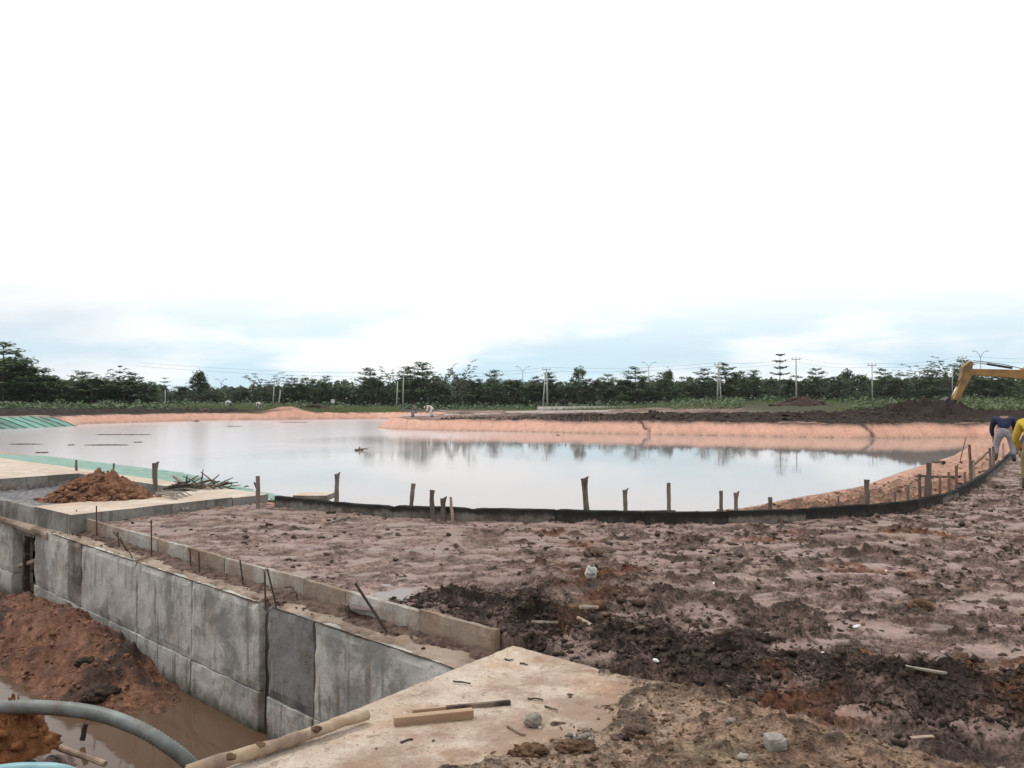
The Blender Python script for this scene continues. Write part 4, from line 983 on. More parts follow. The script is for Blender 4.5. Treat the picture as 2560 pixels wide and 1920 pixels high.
def infield(X, Y):
    o = (X - W0[0]) * ND[0] + (Y - W0[1]) * ND[1]
    return (o > .45) & ~((X * .727 + (Y - 5.63) * .686 < .06)) & ~inpoly(X, Y, NEARBANK) & ~inpoly(X, Y, [AB(-1, -.05), AB(4, -.05), AB(4, 20), AB(-1, 20)])
def nearR(X, Y, w_): return pdist(X, Y, RIDGE) < w_
def dens(X, Y, rg, f, thr): return fbm(X, Y, f, 3, 5) + rg.uniform(-.5, .5, X.shape) > thr
crumbs('peat_crumbs', 6000, (-1.2, 4.5, 4.2, 8), (.004, .026), M['peat'], lambda X, Y, rg: nearR(X, Y, .55 * (1 + .5 * rg.uniform(-1, 1, X.shape))) & ~((X * .727 + (Y - 5.63) * .686 < -.25)) & dens(X, Y, rg, 1.5, -.2), .8, 3, 'black crumbs of peat on the ridge beside the slab')
crumbs('peat_crumbs', 3200, (-6, 9, 5.2, 16), (.007, .040), M['peat'], lambda X, Y, rg: infield(X, Y) & dens(X, Y, rg, .8, .35 ) & (rg.random(X.shape) < .35 + .65 * (X > .2)), .6, 4, 'dark crumbs of peat scattered over the mud field')
crumbs('mud_crumbs', 3600, (-6, 10, 5, 17), (.007, .036), M['mudclod'], lambda X, Y, rg: infield(X, Y) & dens(X, Y, rg, 1.2, .1) & (rg.random(X.shape) < .25 + .75 * (X > 0)), .55, 6, 'brown crumbs scattered over the mud field')
crumbs('earth_crumbs', 3400, (-1.5, 3.2, 3.3, 5.6), (.0025, .014), M['brownclod'], lambda X, Y, rg: ((X * .727 + (Y - 5.63) * .686 < .0)) & ((X - 0) * -.815 + (Y - 5.63) * .579 < -.06) & ((X * .75 - (Y - 4.9) * .55 + rg.uniform(-1.3, .9, X.shape)) > -.25), .7, 8, 'small crumbs of earth strewn over the slab')
crumbs('red_crumbs', 1200, (-7, -1, 5, 12), (.008, .036), M['redclod'], lambda X, Y, rg: (np.abs((X - W0[0]) * ND[0] + (Y - W0[1]) * ND[1] + .75) < .65) & ((X - W0[0]) * UD[0] + (Y - W0[1]) * UD[1] > 3.6) & (ground(X, Y, False) > DITCH + .02), .7, 9, 'red crumbs on the mud bank in the drain')
crumbs('bank_crumbs', 900, (1, 16, 12, 30), (.015, .07), M['brownclod'], lambda X, Y, rg: inpoly(X, Y, NEARBANK) & (ground(X, Y, False) > WATER + .1) & dens(X, Y, rg, .5, .1), .6, 10, 'brown clods on the bank between kerb and water')
crumbs('peat_crumbs', 2600, (-6, 42, 54, 74), (.05, .20), M['peat'], lambda X, Y, rg: (pdist(X, Y, FARSHORE) < 11) & (pdist(X, Y, POND) > 1.9) & ~inpoly(X, Y, POND) & ~inpoly(X, Y, NEARBANK), .6, 11, 'black clods of the spoil strip on the far bank')
# crumbs that lie on the concrete ledge
rg = np.random.default_rng(12); VV_, FF_ = [], []; k = 0
for i in range(300):
    t_ = rg.uniform(.2, 8.2); o_ = .31 - abs(rg.normal(0, .11)); r = rg.uniform(.003, .014) * (1.5 if abs(t_ - 2.5) < .25 or abs(t_ - 6.8) < 1.0 else 1)
    v, f_ = shard(i % 24, 1); x, y = WT(t_, max(o_, .02)); VV_.append(v * (r * 1.2, r, r * .6) + (x, y, -.19)); FF_.append(f_ + k); k += len(v)
tag(link('ledge_crumbs', new_mesh('ledge_crumbs', np.concatenate(VV_), np.concatenate(FF_)), M['mudclod']), 'mud crumbs along the ledge of the drain wall', kind='stuff')

# mud washed down along the foot of the kerb panels
ts = np.linspace(-.2, 8.2, 420); os_ = np.linspace(.06, .325, 14); TS, OS = np.meshgrid(ts, os_, indexing='ij'); fx = W0[0] + TS * UD[0] + OS * ND[0]; fy = W0[1] + TS * UD[1] + OS * ND[1]
hm = -.022 + .050 * sstep(.10, .33, OS + .07 * fbm(fx, fy, 1.7, 3, 7)) + .020 * fbm(fx, fy, 7, 4, 9) * sstep(.02, .2, OS - .06) + .018 * np.exp(-((TS - 2.52) / .3) ** 2) - .02 * (OS < .07)
I = np.arange(fx.size).reshape(fx.shape); tag(link('mud_fillet', new_mesh('mud_fillet', np.stack([fx, fy, -.196 + hm], -1).reshape(-1, 3), np.stack([I[:-1, :-1], I[1:, :-1], I[1:, 1:], I[:-1, 1:]], -1).reshape(-1, 4)[:, ::-1]), M['mudclod']), 'brown mud washed along the foot of the kerb panels', kind='stuff')
# fibres of peat and roots standing out of the ridge
rg = np.random.default_rng(15); fv, ff = [], []
XF = rg.uniform(-1.1, 4.2, 9000); YF = rg.uniform(4.3, 7.6, 9000); kf = (pdist(XF, YF, RIDGE) < .5) & (np.abs(XF) < YF * .64) & (XF * .727 + (YF - 5.63) * .686 > -.1); XF, YF = XF[kf][:1500], YF[kf][:1500]; ZF = ground(XF, YF, False)
for x, y, z_ in zip(XF, YF, ZF):
    p_ = np.array((x, y, z_ + .004)); d_ = rg.normal(size=3) * (1, 1, .35); d_ /= np.linalg.norm(d_); d_[2] = abs(d_[2]); l_ = rg.uniform(.02, .09); s_ = np.cross(d_, (0, 0, 1)); s_ = s_ / (np.linalg.norm(s_) + 1e-6) * rg.uniform(.0015, .005); k = len(fv)
    fv += [p_ - s_, p_ + s_, p_ + d_ * l_ * .6 + s_ * .8 + (0, 0, .006), p_ + d_ * l_ + (0, 0, .0), p_ + d_ * l_ * .6 - s_ * .8 + (0, 0, .006), p_ + (0, 0, .004)]; ff += [[k, k + 1, k + 2, k + 3, k + 4], [k, k + 4, k + 5], [k + 1, k + 5, k + 2]]
tag(link('root_fibres', new_mesh('root_fibres', fv, ff), M['peat']), 'fibres and rootlets in the black peat ridge', kind='stuff')

# floating things on the pond
def floater(px, py, size, lab, cat='debris', m='darkwood', seed=1, h=.10):
    p = P(px, py, WATER); V, F_ = lump(2, .5, seed, 2.2); o = link('floating_' + cat, new_mesh('floating_' + cat, V * (size / 2, .16, h), F_), M[m]); o.location = p + Vector((0, 0, .01)); return tag(o, lab, cat)
o = floater(897, 1127, .42, 'dark snag with a twig sticking out of the middle of the pond', 'snag', seed=3, h=.09); MB().tube([(0, 0, .05), (.05, 0, .20)], [.04, .015], 5).build('twig', M['darkwood'], o); MB().tube([(.1, 0, .06), (.45, 0, .1)], [.04, .02], 5).build('twig', M['darkwood'], o)
for i, (px, py, s_, lab) in enumerate([(285, 1087, 2.4, 'long floating mat, left half of a line on the far left water'), (340, 1087, 2.0, 'long floating mat, right half of a line on the far left water'), (64, 1111, 1.8, 'floating strip of debris at the left edge of the pond'), (265, 1113, 2.0, 'floating strip of debris before the long floating mats'), (104, 1132, .5, 'small floating lump near the pale green slope'), (178, 1113, .3, 'tiny floating lump between two floating strips'), (585, 1066, 1.2, 'small floating strip below the raft'), (735, 1056, 3.0, 'floating strip close to the far bank'), (1293, 1077, 1.3, 'dark debris at the foot of the far orange bank'), (1395, 1088, .25, 'tiny floating lump before the far orange bank'), (345, 1106, .5, 'faint floating lump right of the floating strips')]):
    floater(px, py, s_, lab, seed=70 + i, h=.035)
# ------------------------------------------------------------------ trees
def leaves(pts, size, rg, flat=.6, droop=None):
    """one small bent leaf-clump face pair per point"""
    pts = np.asarray(pts); n = len(pts); s = size * rg.uniform(.6, 1.35, n)
    nrm = rg.normal(size=(n, 3)); nrm[:, 2] = np.abs(nrm[:, 2]) + flat * 2.2; nrm /= np.linalg.norm(nrm, axis=1)[:, None]
    t_ = rg.normal(size=(n, 3)); t_ -= nrm * (t_ * nrm).sum(1)[:, None]; t_ /= np.linalg.norm(t_, axis=1)[:, None]; b_ = np.cross(nrm, t_)
    a = s[:, None]; V = np.stack([pts - t_ * a, pts - b_ * a * .55 + nrm * a * .12, pts + t_ * a, pts + b_ * a * .55 + nrm * a * .12], 1).reshape(-1, 3)
    return V, np.arange(4 * n).reshape(n, 4)
def make_tree(kind, seed):
    """8 m tall prototype: trunk with limbs, crown of leaf clumps"""
    rg = np.random.default_rng(seed); random.seed(seed); H = 8.0; tr = MB(); pts = []; sz = .28
    if kind == 'layered':
        tr.tube([(0, 0, -.2), (.05, .03, H * .5), (0, 0, H * .97)], [.14, .09, .03], 7)
        lv = 7
        for i in range(lv):
            f = i / (lv - 1); z = H * (.22 + .70 * f) + rg.uniform(-.25, .25); L = (2.5 * (1 - f) ** .7 + 1.0) * rg.uniform(.75, 1.2); nb_ = 6 if f < .8 else 4
            for k in range(nb_):
                a = 2 * math.pi * (k + rg.uniform(-.3, .3)) / nb_ + i * 1.1; l = L * rg.uniform(.65, 1.15); up = rg.uniform(.12, .5) * l
                p0 = np.array((0, 0, z)); p1 = p0 + (math.cos(a) * l * .5, math.sin(a) * l * .5, up * .35); p2 = p0 + (math.cos(a) * l, math.sin(a) * l, up)
                tr.tube([p0, p1, p2], [.045, .03, .012], 4, cap=False)
                m_ = int(20 * l + 5)
                for j in range(m_):
                    s_ = rg.uniform(.30, 1.05) ** .8; c_ = p0 + (p1 - p0) * min(1, 2 * s_) + (p2 - p1) * max(0, 2 * s_ - 1)
                    w_ = .16 + .32 * s_ * min(1, l / 1.5); pts.append(c_ + rg.normal(0, 1, 3) * (w_, w_, .12) + (0, 0, .06))
        flat = 1.3
    elif kind == 'spreading':       # vase of rising limbs with airy feathered layers on top
        tr.tube([(0, 0, -.2), (.08, 0, H * .3), (.0, .05, H * .42)], [.15, .12, .10], 7)
        for k in range(9):
            a = 2 * math.pi * (k + rg.uniform(-.3, .3)) / 9; l = rg.uniform(1.6, 3.1); z1 = H * rg.uniform(.70, 1.0)
            p0 = np.array((0, 0, H * .36)); p1 = p0 + (math.cos(a) * l * .42, math.sin(a) * l * .42, (z1 - H * .36) * .62); p2 = np.array((math.cos(a) * l, math.sin(a) * l, z1))
            tr.tube([p0, p1, p2], [.07, .045, .012], 5, cap=False)
            for q in range(5):
                s_ = .35 + .65 * q / 4; c_ = p0 + (p1 - p0) * min(1, 2 * s_) + (p2 - p1) * max(0, 2 * s_ - 1); a2 = a + rg.uniform(-1.2, 1.2); l2 = rg.uniform(.6, 1.3)
                e_ = c_ + (math.cos(a2) * l2, math.sin(a2) * l2, rg.uniform(.0, .35)); tr.tube([c_, e_], [.025, .008], 3, cap=False)
                for j in range(17): f = rg.uniform(.1, 1.1); pts.append(c_ + (e_ - c_) * f + rg.normal(0, 1, 3) * (.17, .17, .06))
        for j in range(240): pts.append(rg.normal(0, 1, 3) * (1.0, 1.0, .7) + (0, 0, H * .40))
        flat = 1.2; sz = .21
    elif kind == 'round':           # dense, clumped
        tr.tube([(0, 0, -.2), (.05, .05, H * .4), (0, 0, H * .85)], [.17, .13, .04], 7)
        for k in range(30):
            f = rg.uniform(0, 1); z = H * (.22 + .72 * f); R = 2.1 * math.sin(math.pi * min(.97, .20 + .74 * f)) ** .7; a = rg.uniform(0, 6.28); r_ = R * rg.uniform(.3, 1.0)
            c_ = np.array((math.cos(a) * r_, math.sin(a) * r_, z)); tr.tube([(0, 0, z * .8), c_], [.05, .015], 4, cap=False)
            for j in range(52): pts.append(c_ + rg.normal(0, .33, 3))
        flat = .4; sz = .27
    elif kind == 'bushy':           # broad, low, to the ground
        tr.tube([(0, 0, -.2), (.05, .05, H * .4), (0, 0, H * .8)], [.14, .10, .03], 6)
        for k in range(40):
            a = rg.uniform(0, 6.28); z = H * rg.uniform(.08, .93); R = 2.9 * (1 - (z / H) ** 2.2) ** .6; r_ = R * rg.uniform(.3, 1.0) ** .6
            c_ = np.array((math.cos(a) * r_, math.sin(a) * r_, z)); tr.tube([(0, 0, z * .75), c_], [.04, .012], 4, cap=False)
            for j in range(44): pts.append(c_ + rg.normal(0, 1, 3) * (.48, .48, .22))
        flat = .8; sz = .29
    else:                           # pagoda: a few distinct flat storeys on a bare stem
        tr.tube([(0, 0, -.2), (.05, 0, H * .5), (0, 0, H)], [.12, .08, .025], 7)
        for i, (f, L) in enumerate(((.42, 2.0), (.56, 1.9), (.70, 1.5), (.84, 1.25), (.98, .7))):
            for k in range(6):
                a = 2 * math.pi * (k + rg.uniform(-.3, .3)) / 6 + i; l = L * rg.uniform(.7, 1.15); p0 = np.array((0, 0, H * f)); p2 = p0 + (math.cos(a) * l, math.sin(a) * l, .22 * l)
                tr.tube([p0, p2], [.035, .01], 4, cap=False)
                for j in range(int(16 * l + 5)): s_ = rg.uniform(.15, 1.05); pts.append(p0 + (p2 - p0) * s_ + rg.normal(0, 1, 3) * (.16, .16, .05))
        for j in range(200): pts.append(rg.normal(0, 1, 3) * (1.2, 1.2, .8) + (0, 0, H * .22))
        flat = 1.5; sz = .22
    V, F = leaves(pts, sz, rg, flat)
    return new_mesh('trunk', tr.v, tr.f), new_mesh('crown', V, F)
PROTO = {}
for kind in ('layered', 'spreading', 'round', 'bushy', 'pagoda'):
    for s_ in range(3 if kind in ('layered', 'bushy') else 2):
        a, b = make_tree(kind, 100 + 7 * s_ + len(kind)); a.materials.append(M['bark']); b.materials.append(M['leafdark' if kind == 'round' else 'leaf']); PROTO[(kind, s_)] = (a, b)
NV = {'layered': 3, 'spreading': 2, 'round': 2, 'bushy': 3, 'pagoda': 2}
random.seed(5)
cnt = {}
def tree(px, top, Y, kind, label, wide=1.0, name=None, grp='trees behind the pond'):
    T = PD(px, top, Y); z0 = gz(T.x, Y); v_ = cnt.get(kind, 0); cnt[kind] = v_ + 1
    tm, cm = PROTO[(kind, v_ % NV[kind])]; s_ = (T.z - z0) / 8.0
    o = empty(name or 'tree', (T.x, Y, z0), random.uniform(0, 6.28)); w_ = s_ ** .5 * wide * random.uniform(.92, 1.08); o.scale = (w_, w_, s_)
    link('trunk', tm, None, o); link('crown', cm, None, o)
    return tag(o, label, 'tree', grp)
KN = {'layered': 'layered dark green', 'spreading': 'airy spreading', 'round': 'dense rounded', 'bushy': 'broad bushy', 'pagoda': 'tiered flat-storeyed'}
ANCH = [(0, 'the left edge of the picture'), (300, 'the saucer-topped tree'), (500, 'the dark rounded tree'), (690, 'the two leaning pale poles'), (1000, 'the twin pale poles'), (1307, 'the left twin-arm lamp'), (1446, 'the conical dark tree'), (1622, 'the middle twin-arm lamp'), (1795, 'the paired power poles'), (1950, 'the pagoda-shaped tree'), (2181, 'the slim power pole'), (2400, 'the arm of the excavator')]
named = [(10, 858, 113, 'layered', 'tallest dark tree at the left edge of the picture', 1.25), (300, 915, 122, 'pagoda', 'tree with a small saucer-shaped top on a thin stem', .5), (500, 928, 150, 'round', 'dark rounded tree standing above its neighbours at the left', .95),
         (660, 933, 158, 'spreading', 'airy pale tree over the two leaning pale poles', 1.35), (1056, 905, 156, 'layered', 'tall feathery tree right of the twin pale poles', 1.2), (1155, 905, 152, 'spreading', 'sparse tree with upswept thin limbs in the middle of the tree line', .9),
         (1446, 918, 158, 'round', 'conical dark tree in the middle of the tree line', .85), (1950, 886, 155, 'pagoda', 'pagoda-shaped tree rising highest at the right', 1.0), (412, 945, 140, 'pagoda', 'small tiered tree with two flat storeys beside a pale post', .9)]
for px, top, Y, kd2, lab, wd2 in named: tree(px, top, Y, kd2, lab, wd2)
rest = [(22, 893, 116, 'bushy', 1.5), (70, 912, 117, 'bushy', 1.5), (120, 938, 119, 'layered', 1.2), (230, 940, 121, 'bushy', 1.4), (310, 945, 122, 'bushy', 1.4), (50, 884, 117, 'layered', .9), (98, 915, 119, 'bushy', 1.1), (150, 943, 120, 'bushy', 1), (205, 930, 123, 'layered', 1.0), (250, 922, 124, 'spreading', 1.1), (335, 932, 125, 'layered', 1.1), (372, 952, 124, 'bushy', .9), (450, 962, 150, 'bushy', .9), (555, 962, 150, 'spreading', .8), (600, 966, 158, 'bushy', 1.1), (730, 944, 158, 'layered', 1), (770, 942, 160, 'bushy', 1.1), (815, 940, 162, 'layered', .8), (860, 962, 160, 'bushy', 1),
        (925, 922, 156, 'layered', 1.25), (985, 920, 158, 'spreading', .9), (1018, 916, 157, 'layered', .9), (1105, 912, 158, 'spreading', .8), (1095, 935, 152, 'bushy', 1), (1235, 926, 156, 'layered', .9), (1195, 945, 160, 'bushy', .9), (1280, 944, 160, 'bushy', 1.1), (1335, 942, 162, 'layered', .9), (1372, 930, 160, 'layered', .85), (1405, 950, 158, 'bushy', .9), (1480, 945, 156, 'bushy', 1), (1520, 936, 158, 'layered', .8), (1550, 944, 155, 'bushy', 1.1), (1588, 918, 156, 'layered', 1.15), (1655, 930, 158, 'layered', .8), (1672, 925, 160, 'round', .7), (1710, 938, 157, 'bushy', 1.0), (1760, 922, 156, 'layered', 1.0), (1815, 908, 160, 'layered', 1.0), (1850, 925, 156, 'bushy', .9), (1885, 925, 158, 'layered', .9),
        (1925, 945, 152, 'bushy', .9), (1990, 935, 156, 'bushy', 1), (2040, 921, 156, 'layered', .9), (2085, 940, 152, 'bushy', 1), (2120, 924, 156, 'round', .8), (2150, 932, 150, 'bushy', .9), (2210, 922, 152, 'layered', .9), (2250, 930, 148, 'bushy', 1), (2300, 905, 150, 'spreading', 1.1), (2330, 925, 146, 'layered', 1), (2372, 892, 150, 'spreading', 1.1), (2405, 900, 152, 'layered', .9), (2440, 930, 148, 'bushy', 1), (2480, 934, 146, 'layered', 1), (2525, 938, 145, 'bushy', 1.1), (2575, 925, 148, 'layered', 1.1), (-40, 880, 118, 'layered', 1.2), (2620, 920, 150, 'layered', 1.1)]
seen = {}
for px, top, Y, kd2, wd2 in sorted(rest):
    if px < 0: lab = 'layered dark green tree cut by the left edge of the picture, behind the tallest'
    elif px > 2560: lab = 'layered dark green tree cut by the right edge of the picture' if px > 2600 else 'layered dark green tree just inside the right edge of the picture'
    else:
        an = [a for a in ANCH if a[0] <= px][-1]; key = (an[1], kd2); seen[key] = seen.get(key, 0) + 1
        lab = KN[kd2] + ' tree, ' + ('first', 'second', 'third', 'fourth', 'fifth')[seen[key] - 1] + ' of its kind right of ' + an[1]
    tree(px, top, Y, kd2, lab, wd2)
# the wood behind, one mass
rg = np.random.default_rng(44); pts = []
def skyline(px): return np.interp(px, [-300, 0, 150, 330, 420, 560, 760, 900, 1060, 1240, 1440, 1650, 1900, 2100, 2300, 2560, 2900], [905, 925, 955, 955, 975, 972, 962, 958, 950, 955, 960, 955, 950, 950, 945, 950, 950])
n = 60000; px = rg.uniform(-300, 2860, n); Yd = rg.uniform(160, 182, n); Yd = np.where(px < 390, rg.uniform(124, 140, n), Yd)
Xw = (px - 1280) / FPX * Yd / cP; zt = EYE + (1003 - skyline(px) + 10 * noise(px / 38.0, px * 0, 3) * 1.6 + 8 * noise(px / 13.0, px * 0, 5)) / FPX * Yd
zb = ground(Xw, Yd, False); zz = zb + (zt - zb) * rg.uniform(0, 1, n) ** 1.05 * (.9 + .1 * rg.random(n))
V, F = leaves(np.column_stack([Xw, Yd, zz]), .50, rg, .3)
tag(link('far_wood', new_mesh('far_wood', V, F), M['leafdark']), 'dark wood closing the view behind the trees', kind='stuff')
# undergrowth at the feet of the trees
def shrub_mass(name, n, fpx, fY, fz, size, m, lab, seed):
    rg = np.random.default_rng(seed); px = rg.uniform(*fpx, n); Y = rg.uniform(*fY, n); X = (px - 1280) / FPX * Y
    cl = .5 + .5 * noise(X * .35, Y * .35, seed) + .4 * noise(X * .9, Y * .9, seed + 2); Z = ground(X, Y, False) + rg.uniform(0, 1, n) ** 1.3 * fz * np.clip(cl, .12, 1.3)
    k = ~inpoly(X, Y, POND) & (pdist(X, Y, POND + POND[:1]) > 3.0) & (cl + rg.uniform(-.3, .3, n) > .3) & ((Y > 92) | (X > 34))
    V, F = leaves(np.column_stack([X, Y, Z])[k], size, rg, .4); tag(link(name, new_mesh(name, V, F), m), lab, kind='stuff')
shrub_mass('undergrowth', 8000, (-200, 420), (104, 116), 1.2, .26, M['leaf'], 'dark undergrowth at the feet of the left trees', 1)
shrub_mass('undergrowth', 12000, (330, 2700), (142, 158), 1.5, .28, M['leafdark'], 'undergrowth at the feet of the tree line', 2)
shrub_mass('green_weeds', 1600, (1680, 1860), (118, 140), 1.5, .24, M['leaflight'], 'light green weeds before the paired power poles', 3)
shrub_mass('green_weeds', 7000, (2130, 2480), (92, 135), 1.1, .24, M['leaflight'], 'light green weeds left of the excavator', 4)
shrub_mass('green_weeds', 9000, (2360, 2760), (78, 120), 2.1, .24, M['leaflight'], 'tall light green weeds behind the excavator arm', 5)
shrub_mass('green_weeds', 5000, (380, 860), (118, 142), .9, .24, M['leaflight'], 'light green weeds beyond the far left bank', 6)
# grass blades
def grass(name, n, fpx, fY, h, lab, seed):
    rg = np.random.default_rng(seed); px = rg.uniform(*fpx, n); Y = rg.uniform(*fY, n); X = (px - 1280) / FPX * Y; k = ~inpoly(X, Y, POND) & (pdist(X, Y, POND + POND[:1]) > 3.0) & (fbm(X, Y, .12, 3, 8) + rg.uniform(-.4, .4, n) > -.1) & ((Y > 92) | (X > 34)) & ((px - fpx[0]) / 240 > rg.random(n)); X, Y = X[k], Y[k]; n = len(X); Z = ground(X, Y, False)
    a = rg.uniform(0, 6.28, n); hh = h * rg.uniform(.5, 1.3, n); w_ = .05 + .03 * rg.random(n); lx, ly = rg.normal(0, .25, n) * hh, rg.normal(0, .25, n) * hh
    c, s_ = np.cos(a) * w_, np.sin(a) * w_
    V = np.stack([np.stack([X - c, Y - s_, Z - .05], -1), np.stack([X + c, Y + s_, Z - .05], -1), np.stack([X + lx, Y + ly, Z + hh], -1)], 1).reshape(-1, 3)
    tag(link(name, new_mesh(name, V, np.arange(3 * n).reshape(n, 3)), M['grass']), lab, kind='stuff')
grass('grass', 16000, (330, 1000), (112, 142), .55, 'rough grass beyond the far left bank', 21)
grass('grass', 15000, (2060, 2760), (74, 135), .7, 'rough grass around the excavator', 22)
grass('grass', 6000, (1100, 2100), (132, 150), .45, 'thin grass before the tree line', 23)

# ------------------------------------------------------------------ poles, lamps, wires
def pole(px, top, base_px, Y, r, label, cross=True, mat='pole', grp='poles before the trees', pair=0):
    T = PD(px, top, Y); B = PD(base_px, 1010, Y); z0 = gz(B.x, Y)
    o = empty('power_pole', (B.x, Y, z0)); h = T.z - z0; lx = T.x - B.x
    MB().tube([(0, 0, -.3), (lx, 0, h)], [r * 1.25, r * .8], 8).build('shaft', M[mat], o, True)
    if pair: MB().tube([(pair, 0, -.3), (lx + pair * .2, 0, h * .86)], [r * 1.1, r * .7], 8).build('brace_pole', M[mat], o, True)
    if cross:
        MB().box((lx, 0, h - .25), (1.5, .10, .10)).build('crossarm', M['steel'], o)
        for q in (-.65, 0, .65): MB().tube([(lx + q, 0, h - .2), (lx + q, 0, h + .08)], [.06, .045], 6).build('insulator', M['steel'], o)
    tag(o, label, 'pole', grp); return (B.x + lx, Y, z0 + h)
tops = {}
pole(413, 975, 413, 138, .10, 'pale post under the small tiered tree at the left', False)
pole(686, 950, 682, 150, .10, 'left one of the two leaning pale poles', False); pole(701, 975, 696, 150, .10, 'right one of the two leaning pale poles', False)
tops[0] = pole(1009, 935, 1007, 152, .11, 'taller one of the twin pale poles', True); pole(994, 955, 991, 152, .11, 'shorter one of the twin pale poles', False)
tops[1] = pole(1366, 920, 1369, 150, .13, 'power pole with a brace pole in the middle of the tree line', True, pair=-.9)
tops[2] = pole(1796, 908, 1793, 148, .13, 'paired power poles at the middle right of the tree line', True, pair=.7)
tops[3] = pole(1990, 895, 1991, 145, .12, 'tall power pole right of the pagoda-shaped tree', True)
tops[4] = pole(2180, 910, 2181, 145, .10, 'slim power pole between the tall pole and the excavator', True)
pole(2381, 915, 2381, 146, .09, 'pale thin pole just left of the excavator stick', False)
tops[5] = pole(2406, 892, 2405, 148, .09, 'thin pole peeping over the boom of the excavator', True)
def cable(a, b, sag, label):
    a, b = Vector(a), Vector(b); pts = [(b - a) * f - Vector((0, 0, 4 * sag * f * (1 - f))) for f in np.linspace(0, 1, 13)]
    o = MB().tube(pts, .014, 5).build('cable', M['cable']); o.location = a; tag(o, label, 'cable', 'overhead cables')
left_ = (-70, 160, 8.5); right_ = (tops[5][0] + 28, 150, 9.2)
nm = ['left of the twin pale poles', 'between the twin pale poles and the braced pole', 'between the braced pole and the paired poles', 'between the paired poles and the tall pole', 'between the tall pole and the slim pole', 'between the slim pole and the excavator', 'right of the excavator boom']
seqp = [left_] + [tops[i] for i in range(6)] + [right_]
for i in range(7):
    for d_, nm2 in ((-.6, 'lower'), (.1, 'upper')):
        cable(np.array(seqp[i]) + (d_, 0, .05 + d_ * .9), np.array(seqp[i + 1]) + (d_, 0, .05 + d_ * .9), .55, nm2 + ' overhead cable ' + nm[i])
def lamp(px, top, Y, label, w_=.9):
    T = PD(px, top, Y); z0 = gz(T.x, Y); h = T.z - z0; o = empty('street_lamp', (T.x, Y, z0))
    MB().tube([(0, 0, -.2), (0, 0, h - 1.0)], [.08, .05], 8).build('shaft', M['steel'], o, True)
    for s_ in (-1, 1):
        ar = MB().tube([(0, 0, h - 1.05), (s_ * w_ * .35, 0, h - .5), (s_ * w_ * .75, 0, h - .08), (s_ * w_, 0, h)], [.042, .04, .036, .03], 6).build('arm', M['steel'], o, True)
        MB().box((s_ * (w_ + .28), 0, h + .02), (.55, .2, .10)).build('lamp_head', M['steel'], ar, bevel=.03)
    tag(o, label, 'street lamp', 'twin-arm street lamps')
lamp(1307, 917, 172, 'left twin-arm street lamp above the middle trees'); lamp(1622, 906, 172, 'middle twin-arm street lamp above the trees'); lamp(2451, 878, 150, 'right twin-arm street lamp over the excavator boom')
lamp(773, 940, 172, 'faint twin-arm street lamp above the left trees'); lamp(553, 948, 172, 'thin lamp with drooping arms right of the dark rounded tree', .7)
# sign board
s0 = PD(832, 1003, 138); z0 = gz(s0.x, 138); o = empty('sign_board', (s0.x, 138, z0)); MB().box((0, 0, s0.z - z0), (.62, .04, .6)).build('panel', M['sign'], o); MB().tube([(0, .05, -.1), (0, .05, s0.z - z0)], .04, 6).build('leg', M['steel'], o)
tag(o, 'small pale square sign before the tree line', 'sign')

# ------------------------------------------------------------------ far bank: pegs, strips, spoil, raft
rgp = random.Random(3)
for i in range(22):
    px = 1130 + 19 * i + rgp.uniform(-6, 6); f = (px - 1280) / FPX
    for (x1, y1), (x2, y2) in zip(FARSHORE[:-1], FARSHORE[1:]):
        f1, f2 = x1 - f * y1, x2 - f * y2
        if f1 * f2 <= 0: Y = y1 + (y2 - y1) * f1 / (f1 - f2); break
    Y += 1.5; X = f * Y; o = MB().tube([(0, 0, -.1), (rgp.uniform(-.04, .04), 0, rgp.uniform(.25, .4))], [.05, .045], 6).build('peg', M['stake']); o.location = (X, Y, gz(X, Y))
    tag(o, 'small wooden peg in the row along the top of the far orange bank', 'peg', 'pegs on the far bank')
def strip(a, b, w_, label, z=.06):
    a, b = P(*a, 0), P(*b, 0); d = (b - a).normalized(); n_ = Vector((-d.y, d.x, 0)) * w_ / 2; zs = [gz(*(a + (b - a) * f).xy) for f in np.linspace(0, 1, 7)]; zz = max(zs)
    o = MB().prism([((p_ - a).x, (p_ - a).y) for p_ in (a - n_, b - n_, b + n_, a + n_)], -.3, zz + z).build('concrete_strip', M['strip']); o.location = (a.x, a.y, 0); tag(o, label, 'concrete strip')
strip((1270, 1033.5), (1520, 1030), .9, 'long white concrete strip on the land beyond the peninsula', .12)
strip((1196, 1036.5), (1216, 1036), 1.0, 'short white strip left of the long white strip'); strip((1120, 1038.5), (1140, 1038), 1.0, 'small white strip right of the far workers')
strip((1350, 1025), (1570, 1023.5), 1.6, 'farther white strip behind the long white strip', .15); strip((1010, 1040), (1090, 1041), .8, 'pale strip at the feet of the far workers', .05)
strip((1860, 1011), (2155, 1011), 1.2, 'pale low strip before the trees at the right', .2)
heap('brush_heap', PD(2002, 1004, 125) * 1 if False else Vector((PD(2002, 1004, 125).x, 125, gz(PD(2002, 1004, 125).x, 125))), (8.5, 3, 1.1), M['peat'], 'dark heap of felled brush under the tall power pole', 'brush heap', 51, 60, .3)
pX = PD(785, 1020, 118).x; heap('brush_heap', Vector((pX, 118, gz(pX, 118))), (5.5, 2.5, .8), M['peat'], 'dark heap of brush beyond the far bank at the left', 'brush heap', 52, 40, .25)
